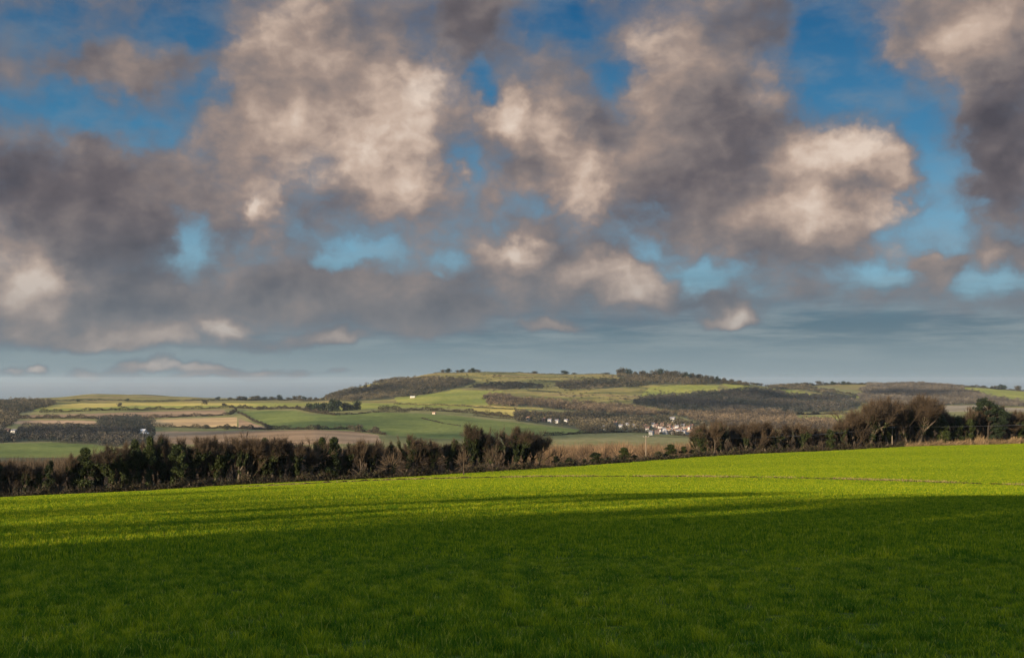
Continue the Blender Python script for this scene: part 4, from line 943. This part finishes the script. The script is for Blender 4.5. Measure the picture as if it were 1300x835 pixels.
for px0, px1, py, n, lb in ((1214, 1330, 491.2, 40, 'dark hedge along the skyline above the bright right field'), (1008, 1112, 488.3, 44, 'dark hedge along the skyline of the far ridge')):
    hedge('hedgerow', [(px0+(px1-px0)*i/8, py+((i/8)**1.3*6.0 if px0 > 1100 else 0)) for i in range(9)], 5.5, lb, dens=2.5, ymin=3900)

# ------------------------------------------------------------------ houses, barns
def plain(name, c, rough=.8):
    m, nt, b = nodes(name); L = nt.links; n = nt.nodes.new('ShaderNodeTexNoise'); n.inputs['Scale'].default_value = 2.2; n.inputs['Detail'].default_value = 5
    g = nt.nodes.new('ShaderNodeNewGeometry'); L.new(g.outputs['Position'], n.inputs['Vector'])
    mr = nt.nodes.new('ShaderNodeMapRange'); mr.inputs[3].default_value = .72; mr.inputs[4].default_value = 1.2; L.new(n.outputs['Fac'], mr.inputs[0])
    v = nt.nodes.new('ShaderNodeVectorMath'); v.operation = 'SCALE'; v.inputs[0].default_value = c; L.new(mr.outputs[0], v.inputs['Scale']); L.new(v.outputs[0], b.inputs['Base Color']); b.inputs['Roughness'].default_value = rough; return m
WALLM = {'white': plain('white_render', (.36, .345, .33)), 'cream': plain('cream_render', (.30, .25, .20)), 'brick': plain('red_brick', (.10, .060, .046)), 'grey': plain('grey_render', (.24, .235, .23))}
ROOFM = {'red': plain('clay_tiles', (.085, .052, .042)), 'slate': plain('slate_tiles', (.11, .11, .125)), 'brown': plain('brown_tiles', (.16, .095, .06)), 'pale': plain('pale_sheet_roof', (.45, .44, .42))}
GLASS = plain('window_glass', (.03, .04, .05), .15); FRM = plain('white_frame', (.75, .75, .73)); DOORM = plain('painted_door', (.06, .10, .09)); BRK = plain('chimney_brick', (.24, .11, .075))
def house_meshes(w, d, h, rh, wall, roof, storeys=2):
    """walls with gables, pitched roof with eaves, chimney, windows with frames, door"""
    wl = MB(); wl.add([(-w/2, -d/2, -1.5), (w/2, -d/2, -1.5), (w/2, d/2, -1.5), (-w/2, d/2, -1.5), (-w/2, -d/2, h), (w/2, -d/2, h), (w/2, d/2, h), (-w/2, d/2, h), (-w/2, 0, h+rh), (w/2, 0, h+rh)],
                      [(0, 1, 5, 4), (2, 3, 7, 6), (1, 2, 6, 9, 5), (3, 0, 4, 8, 7)])
    rf = MB(); o = .35; k = rh/(d/2); t = .18
    for s in (-1, 1):
        a = [(-w/2-o, s*(d/2+o), h-k*o+.03), (w/2+o, s*(d/2+o), h-k*o+.03), (w/2+o, 0, h+rh+.03), (-w/2-o, 0, h+rh+.03)]
        b_ = [(x, y, z+t) for x, y, z in a]
        rf.add(a+b_, [(0, 1, 2, 3), (4, 5, 6, 7), (0, 1, 5, 4), (1, 2, 6, 5), (3, 0, 4, 7)])
    ch = MB().box(w*.28, w*.28+.9, -.35, .35, h+rh*.55, h+rh+1.1).box(w*.28+.15, w*.28+.35, -.12, .12, h+rh+1.1, h+rh+1.45).box(w*.28+.55, w*.28+.75, -.12, .12, h+rh+1.1, h+rh+1.45)
    wins = []
    for st in range(storeys):
        for x in (-w*.31, w*.31) if st == 0 else (-w*.31, 0, w*.31):
            z = .9+st*2.7
            fr = MB(); fr.box(x-.62, x+.62, -d/2-.06, -d/2-.004, z-.07, z).box(x-.62, x+.62, -d/2-.06, -d/2-.004, z+1.2, z+1.27).box(x-.62, x-.55, -d/2-.06, -d/2-.004, z, z+1.2).box(x+.55, x+.62, -d/2-.06, -d/2-.004, z, z+1.2).box(x-.03, x+.03, -d/2-.055, -d/2-.008, z, z+1.2)
            pn = MB().box(x-.55, x+.55, -d/2-.03, -d/2-.006, z, z+1.2)
            wins.append((fr.mesh('window', FRM), pn.mesh('pane', GLASS)))
    dr = MB().box(-.5, .5, -d/2-.05, -d/2-.005, 0, 2.05)
    return wl.mesh('wall', WALLM[wall]), rf.mesh('roof', ROOFM[roof]), ch.mesh('chimney', BRK), wins, dr.mesh('door', DOORM)
HOUSES = {}
def house(kind, X, Y, Z, rz, label, group, name='house', sc=1.0, cat='house'):
    if kind not in HOUSES:
        w, d, h, rh, wl, rf, st, chim = kind; wm, rm, cm, wins, dm = house_meshes(w, d, h, rh, wl, rf, st)
        e = link(name, None); link('wall', wm, e); r = link('roof', rm, e)
        if chim: link('chimney', cm, r)
        for a, b_ in wins: q = link('window', a, e); link('pane', b_, q)
        link('door', dm, e); HOUSES[kind] = e
    else: e = copy_tree(HOUSES[kind])
    e.location = (X, Y, Z); e.rotation_euler = (0, 0, rz); e.scale = (sc, sc, sc); tag(e, label, cat, group); return e
for i, (px, py, kd, d) in enumerate(VIL):
    X, Y, Z = hit(px, py, 1700); rz = random.uniform(-.5, .5)+(-.35)
    house(kd, X, Y, Z+1.0, rz, d, 'houses of the village', sc=.78)
for px, py, kd, d in ((181, 549.5, (16, 10, 4.2, 3.4, 'white', 'pale', 1, False), 'pale barn with a light roof behind the left tree belt'), (186, 552.5, (13, 8, 3, 2, 'cream', 'pale', 1, False), 'low cream shed below the pale barn'), (18, 549.5, (12, 8, 4.5, 3, 'white', 'slate', 1, False), 'white farmhouse at the far left valley edge'), (10, 548, (11, 8, 4, 3, 'brick', 'red', 1, False), 'brick barn left of the far left farmhouse'), (524, 504.8, (17, 8, 3.0, 1.6, 'cream', 'pale', 1, False), 'long pale barn at the foot of the hill'),
      (551, 525.5, (8, 6, 3.0, 2.2, 'cream', 'brown', 1, False), 'small cream farm building on the hedge above the green field')):
    X, Y, Z = hit(px, py, 1350); house(kd, X, Y, Z+.6, -.3, d, 'farm buildings', name='barn', cat='barn', sc=.72)

# ------------------------------------------------------------------ utility poles and wires
MT['pole'] = plain('weathered_pole', (.13, .105, .08)); MT['wire'] = plain('cable', (.05, .05, .05)); MT['glazed'] = plain('insulator_glaze', (.35, .33, .3), .3)
poles = []
for px, back, top, d in ((819, 6, 552, 'wooden utility pole rising from the low scrub gap'), (1130, 5, 540.5, 'pale wooden utility pole against the large bare trees'), (1420, 6, 530, 'wooden utility pole beyond the right end')):
    if px > 1350: continue
    X, Y, Z = at_edge(px, back); zt = (HOR-top)/F*Y
    e = link('utility_pole', None, loc=(X, Y-2, Z)); tag(e, d, 'utility pole', 'poles carrying the wire'); h = zt-Z
    link('post', MB().tube([(0, 0, 0), (0, 0, h*.5), (0, 0, h)], [.15, .13, .10], 10).mesh('post', MT['pole']), e)
    link('crossarm', MB().box(-.75, .75, -.20, -.12, h-.43, h-.34).mesh('crossarm', MT['pole']), e)
    for x in (-.7, 0, .7): link('insulator', MB().tube([(x, -.155, h-.33), (x, -.155, h-.22), (x, -.155, h-.14)], [.05, .07, .03], 8).mesh('insulator', MT['glazed']), e)
    poles.append((X, Y-2, zt-.14))
a, b_ = np.array(poles[0]), np.array(poles[1]); ends = [(a, b_), (b_, b_+np.array([125., 62, 3]))]
for dx in (-.7, 0, .7):
    m_ = MB()
    for p, q in ends:
        t = np.linspace(0, 1, 40)[:, None]; L3 = p+(q-p)*t; L3[:, 2] -= 4*t[:, 0]*(1-t[:, 0])*1.6; L3[:, 0] += dx; L3[:, 1] -= .155
        m_.tube(L3, [.028]*40, 4)
    w_ = {-.7: 'nearer to the left insulator', 0: 'on the middle insulator', .7: 'on the right insulator'}[dx]
    tag(link('overhead_wire', m_.mesh('overhead_wire', MT['wire'])), f'thin wire strung between the utility poles, {w_}', 'wire', 'wires between the poles')

# ------------------------------------------------------------------ unseen wood added behind the viewer to throw shade over the near wheat
SD_ = np.array([.64, .77]); PD = np.array([.77, -.64])
def back_wood():
    rg = np.random.default_rng(77); C, T = [], []
    def tree(s, t, H, w, n=900):
        X, Y = SD_*t+PD*s; Z = float(near_z(X, Y))
        lumps = [(X+rg.normal(0, w*.3), Y+rg.normal(0, w*.3), Z+H*rg.uniform(.15, .9), w*rg.uniform(.35, .6)) for _ in range(10)]
        c, k = lumpy_cloud(rg, n, lumps); c[:, 2] = np.minimum(c[:, 2], Z+H); C.append(c); T.append(rg.uniform(0, .7, n))
    for s in np.arange(-22.5, 104, 3.4):
        for t in (-36, -44): tree(s+rg.normal(0, .8), t+rg.normal(0, 2), BACKH*rg.uniform(.92, 1.1), 4.2, 640)
    for s, w, H, t in BACKTREES: tree(s, t, H, w, 420)
    for s in [-24, -26]+list(np.arange(-96, -30, 3.6)):
        X, Y = SD_*(-60+rg.normal(0, 4))+PD*s; Z = float(near_z(X, Y)); c = rg.normal(size=(115, 3))*np.array([2.2, 2.2, 5])+np.array([X, Y, Z+12]); c[:, 2] = np.clip(c[:, 2], Z+1, Z+20); C.append(c); T.append(rg.uniform(0, .7, 115))
    c = np.concatenate(C); V, F_ = quads(c, .8, rg); tag(link('shade_woodland', mesh_from('shade_woodland', V, F_, MT['ivy'], tint=np.repeat(np.concatenate(T), 4))), kind='stuff')
BACKH = 20
BACKTREES = [(-33.5, 1.7, 18, -42), (-36, 2.0, 20, -46), (-39, 1.7, 18, -40), (-92, 3.0, 27, -40)]
back_wood()

# ------------------------------------------------------------------ winter wheat
MT['blade'] = tint_mat('wheat_blades', [(0, (.032, .085, .005)), (.3, (.090, .155, .009)), (.6, (.190, .230, .007)), (.85, (.33, .325, .009)), (1, (.36, .34, .05))], trans=.5, rough=.55, patchy=.55, pscale=.9)
MT['blade'].node_tree.nodes['Principled BSDF'].inputs['Specular IOR Level'].default_value = .03
def patch(size, n, h, w, seed, bend=.5, tuft=.10, yellow=.04):
    rg = np.random.default_rng(seed); nt_ = int(55*size*size) if size < 3 else 420
    tx, ty = rg.uniform(-size/2, size/2, (2, nt_)); th = rg.uniform(.3, 1.4, nt_)**1.2; tt = rg.normal(0, .20, nt_); k = rg.integers(0, nt_, n)
    x = tx[k]+rg.normal(0, tuft, n); y = ty[k]+rg.normal(0, tuft, n)
    a = rg.uniform(0, 6.28, n); hh = h*rg.uniform(.45, 1.25, n)*th[k]; ww = w*rg.uniform(.7, 1.3, n)
    dx = np.cos(a)*ww; dy = np.sin(a)*ww; b = rg.uniform(0, 6.28, n); bd = hh*bend*rg.uniform(.1, 1, n); bx = np.cos(b)*bd; by = np.sin(b)*bd
    P = [np.stack([x-dx, y-dy, 0*x-.02], 1), np.stack([x+dx, y+dy, 0*x-.02], 1), np.stack([x+bx*.35+dx*.8, y+by*.35+dy*.8, hh*.6], 1), np.stack([x+bx*.35-dx*.8, y+by*.35-dy*.8, hh*.6], 1)]
    V = np.stack(P, 1).reshape(-1, 3); F_ = np.arange(4*n).reshape(n, 4)
    tip = np.stack([x+bx, y+by, hh], 1)
    P2 = np.stack([P[3], P[2], tip, tip+np.array([0, 0, .001])], 1).reshape(-1, 3)
    t = np.clip(rg.uniform(.1, .75, n)+tt[k], 0, .88); t[rg.random(n) < yellow] = 1.2
    V = np.concatenate([V, P2]); F_ = np.concatenate([F_, F_+4*n]); return V, F_, np.concatenate([np.repeat(t*.85, 4), np.repeat(t, 4)])

def grass_layer(name, pts, size, variants, scale_j):
    """one 'grass' object: patches of blades instanced over the wheat by geometry nodes"""
    P = np.asarray(pts); n = len(P); e = .5
    gx = (near_z(P[:, 0]+e, P[:, 1])-near_z(P[:, 0]-e, P[:, 1]))/(2*e); gy = (near_z(P[:, 0], P[:, 1]+e)-near_z(P[:, 0], P[:, 1]-e))/(2*e)
    Z = near_z(P[:, 0], P[:, 1]); me = bpy.data.meshes.new(name); me.vertices.add(n); me.vertices.foreach_set('co', np.stack([P[:, 0], P[:, 1], Z], 1).astype(np.float32).ravel())
    nrm = np.stack([-gx, -gy, np.ones(n)], 1); at = me.attributes.new('nrm', 'FLOAT_VECTOR', 'POINT'); at.data.foreach_set('vector', nrm.astype(np.float32).ravel())
    rgi = np.random.default_rng(n); vi = rgi.integers(0, len(variants), n)
    at = me.attributes.new('spin', 'FLOAT', 'POINT'); at.data.foreach_set('value', (rgi.integers(0, 4, n)*math.pi/2).astype(np.float32))
    at = me.attributes.new('vi', 'INT', 'POINT'); at.data.foreach_set('value', vi.astype(np.int32))
    at = me.attributes.new('sc', 'FLOAT', 'POINT')
    zs = 1+scale_j*(np.sin(P[:, 0]/3.1+P[:, 1]/5.3)*.5+np.sin(P[:, 0]/7.7-P[:, 1]/2.9)*.5)
    at.data.foreach_set('value', zs.astype(np.float32)); me.update()
    o = link(name, me); tag(o, kind='stuff')
    ng = bpy.data.node_groups.new('scatter', 'GeometryNodeTree'); ng.interface.new_socket('Geometry', in_out='INPUT', socket_type='NodeSocketGeometry'); ng.interface.new_socket('Geometry', in_out='OUTPUT', socket_type='NodeSocketGeometry')
    N = ng.nodes.new; L = ng.links.new; gi = N('NodeGroupInput'); go = N('NodeGroupOutput')
    def attr(nm, ty): q = N('GeometryNodeInputNamedAttribute'); q.data_type = ty; q.inputs['Name'].default_value = nm; return q.outputs['Attribute']
    g2i = N('GeometryNodeGeometryToInstance')
    for vm in reversed(variants):
        oi = N('GeometryNodeObjectInfo'); oi.inputs['Object'].default_value = vm; oi.inputs['As Instance'].default_value = False; L(oi.outputs['Geometry'], g2i.inputs[0])
    iop = N('GeometryNodeInstanceOnPoints'); L(gi.outputs[0], iop.inputs['Points']); L(g2i.outputs[0], iop.inputs['Instance']); iop.inputs['Pick Instance'].default_value = True
    L(attr('vi', 'INT'), iop.inputs['Instance Index'])
    al = N('FunctionNodeAlignRotationToVector'); al.axis = 'Z'; L(attr('nrm', 'FLOAT_VECTOR'), al.inputs['Vector'])
    ro = N('FunctionNodeRotateRotation'); ro.rotation_space = 'LOCAL'; L(al.outputs[0], ro.inputs[0])
    ax = N('FunctionNodeAxisAngleToRotation'); ax.inputs['Axis'].default_value = (0, 0, 1); L(attr('spin', 'FLOAT'), ax.inputs['Angle']); L(ax.outputs[0], ro.inputs[1])
    L(ro.outputs[0], iop.inputs['Rotation'])
    cx = N('ShaderNodeCombineXYZ'); cx.inputs[0].default_value = 1; cx.inputs[1].default_value = 1; L(attr('sc', 'FLOAT'), cx.inputs[2]); L(cx.outputs[0], iop.inputs['Scale'])
    L(iop.outputs[0], go.inputs[0]); md = o.modifiers.new('scatter', 'NODES'); md.node_group = ng; return o
def variant(V, F_, T): return bpy.data.objects.new('wheat_patch', mesh_from('wheat_patch', V, F_, MT['blade'], tint=T))
def grid_pts(size, y0, y1, umax=.66, extra=9.0):
    out = []
    for Y in np.arange(y0+size/2, y1, size):
        w = umax*Y+extra; k = int(math.ceil(w/size))
        for i in range(-k, k+1): out.append((i*size, Y))
    return np.array(out)
def near_edge(P, m): return P[:, 1] < 290+.65*P[:, 0]-m
def off_rut(P, m): return np.abs(P[:, 1]-rut_line(P[:, 0])) > m
va = [variant(*patch(1.0, 2600, .074, .0042, 10+i, bend=1.0, yellow=.05, tuft=.05)) for i in range(5)]
vb = [variant(*patch(2.0, 3400, .084, .0075, 20+i, yellow=.02, tuft=.06)) for i in range(5)]
vc = [variant(*patch(4.0, 3000, .10, .013, 30+i, yellow=.015, tuft=.10)) for i in range(5)]
P = grid_pts(1.0, 3, 24); grass_layer('grass', P, 1, va, .25)
P = grid_pts(2.0, 24, 62); grass_layer('grass', P, 2, vb, .22)
P = grid_pts(4.0, 62, 400); P = P[near_edge(P, 1.0) & (P[:, 0] > -150) & (P[:, 0] < 230)]; grass_layer('grass', P, 4, vc, .2)

def rut_tufts():
    rg = np.random.default_rng(8); n = 26000; x = rg.uniform(-125, 98, n); q = np.sin(x/3.1)+np.sin(x/1.3+1)*.7+rg.normal(0, .6, n); x = x[q > -.3]; n = len(x)
    y = rut_line(x)+rg.normal(.2, .55, n); P0 = np.stack([x, y, near_z(x, y)], 1); h = rg.uniform(.08, .34, n); P1 = P0+np.stack([rg.normal(0, .08, n), rg.normal(0, .08, n), h], 1)
    V, F_ = sticks(P0, P1, .014, rg); tag(link('rough_grass', mesh_from('rough_grass', V, F_, MT['drygrass'], tint=np.repeat(rg.uniform(0, .8, n), 4))), kind='stuff')
rut_tufts()

# ------------------------------------------------------------------ air
def haze(density):
    m = bpy.data.materials.new('haze'); m.use_nodes = True; nt = m.node_tree; nt.nodes.clear()
    v = nt.nodes.new('ShaderNodeVolumePrincipled'); v.inputs['Color'].default_value = (.44, .52, .58, 1); v.inputs['Density'].default_value = density; v.inputs['Anisotropy'].default_value = .2
    o = nt.nodes.new('ShaderNodeOutputMaterial'); nt.links.new(v.outputs[0], o.inputs['Volume'])
    b = MB().box(-41000, 41000, -6000, 41000, -220, 62); tag(link('haze', b.mesh('haze', m)), kind='stuff')
HAZE = 2.5e-5
if HAZE: haze(HAZE)

# unseen cloud sheets added behind the viewer to shade the valley and hill
def shadow_clouds():
    rg = np.random.default_rng(5); import bmesh
    bm = bmesh.new(); bmesh.ops.create_icosphere(bm, subdivisions=3, radius=1); bv = np.array([v.co[:] for v in bm.verts]); bf = np.array([[v.index for v in f.verts] for f in bm.faces]); bm.free()
    Vs, Fs, b = [], [], 0; tn = math.tan(R(SUN_EL)); Hc = 900.0
    for px, py, rx, ry in CLOUD_SHADE:
        G = np.array(hit(px, py)) if py < 590 else np.array([(px-650)/F*260, 260, -20.])
        c = np.array([G[0]-.64*(Hc-G[2])/tn, G[1]-.77*(Hc-G[2])/tn, Hc])
        for _ in range(16):
            a = rg.uniform(0, 6.28); q = rg.uniform(0, .8); o = c+np.array([rx*q*math.cos(a), ry*q*math.sin(a), rg.uniform(-8, 8)]); rr = rg.uniform(.28, .5)
            v = bv*(1+.10*np.sin(bv[:, [1, 2, 0]]*7+rg.uniform(0, 6)))*np.array([rx*rr, ry*rr, 18])+o
            Vs.append(v); Fs.append(bf+b); b += len(v)
    m = plain('shade_cloud', (.85, .85, .85)); tag(link('shade_clouds', mesh_from('shade_clouds', np.concatenate(Vs), np.concatenate(Fs), m, smooth=True)), kind='stuff')
CLOUD_SHADE = [(900, 513, 190, 120), (1010, 508, 130, 110), (690, 488, 230, 70), (60, 553, 190, 90), (470, 497, 130, 90), (690, 552, 120, 90), (1180, 500, 200, 120), (380, 540, 130, 60), (770, 530, 60, 60)]
shadow_clouds()
# ------------------------------------------------------------------ camera, light
def camera_light():
    s = S
    c = bpy.data.cameras.new('camera'); o = bpy.data.objects.new('camera', c); COL.objects.link(o); s.camera = o
    o.location = (0, 0, 0); o.rotation_euler = (R(90), 0, 0); c.sensor_width = 36; c.lens = 36*F/1300; c.shift_y = (HOR-417.5)/1300
    c.clip_start = .1; c.clip_end = 150000
    d = bpy.data.lights.new('sun', 'SUN'); d.energy = SUN; d.angle = R(1.0); d.color = (1.0, .80, .55)
    q = bpy.data.objects.new('sun', d); COL.objects.link(q); q.location = (-60, -80, 60)
    az = R(SUN_AZ); el = R(SUN_EL)
    import mathutils
    to = mathutils.Vector((math.sin(az)*math.cos(el), math.cos(az)*math.cos(el), math.sin(el)))
    q.rotation_euler = to.to_track_quat('Z', 'Y').to_euler()
    s.view_settings.view_transform = 'Standard'; s.view_settings.look = 'None'; s.view_settings.exposure = EXPOSURE; s.view_settings.gamma = 1
    s.render.engine = 'CYCLES'; s.cycles.max_bounces = 6; s.cycles.transparent_max_bounces = 8
SUN = 5.0
camera_light(); make_world()
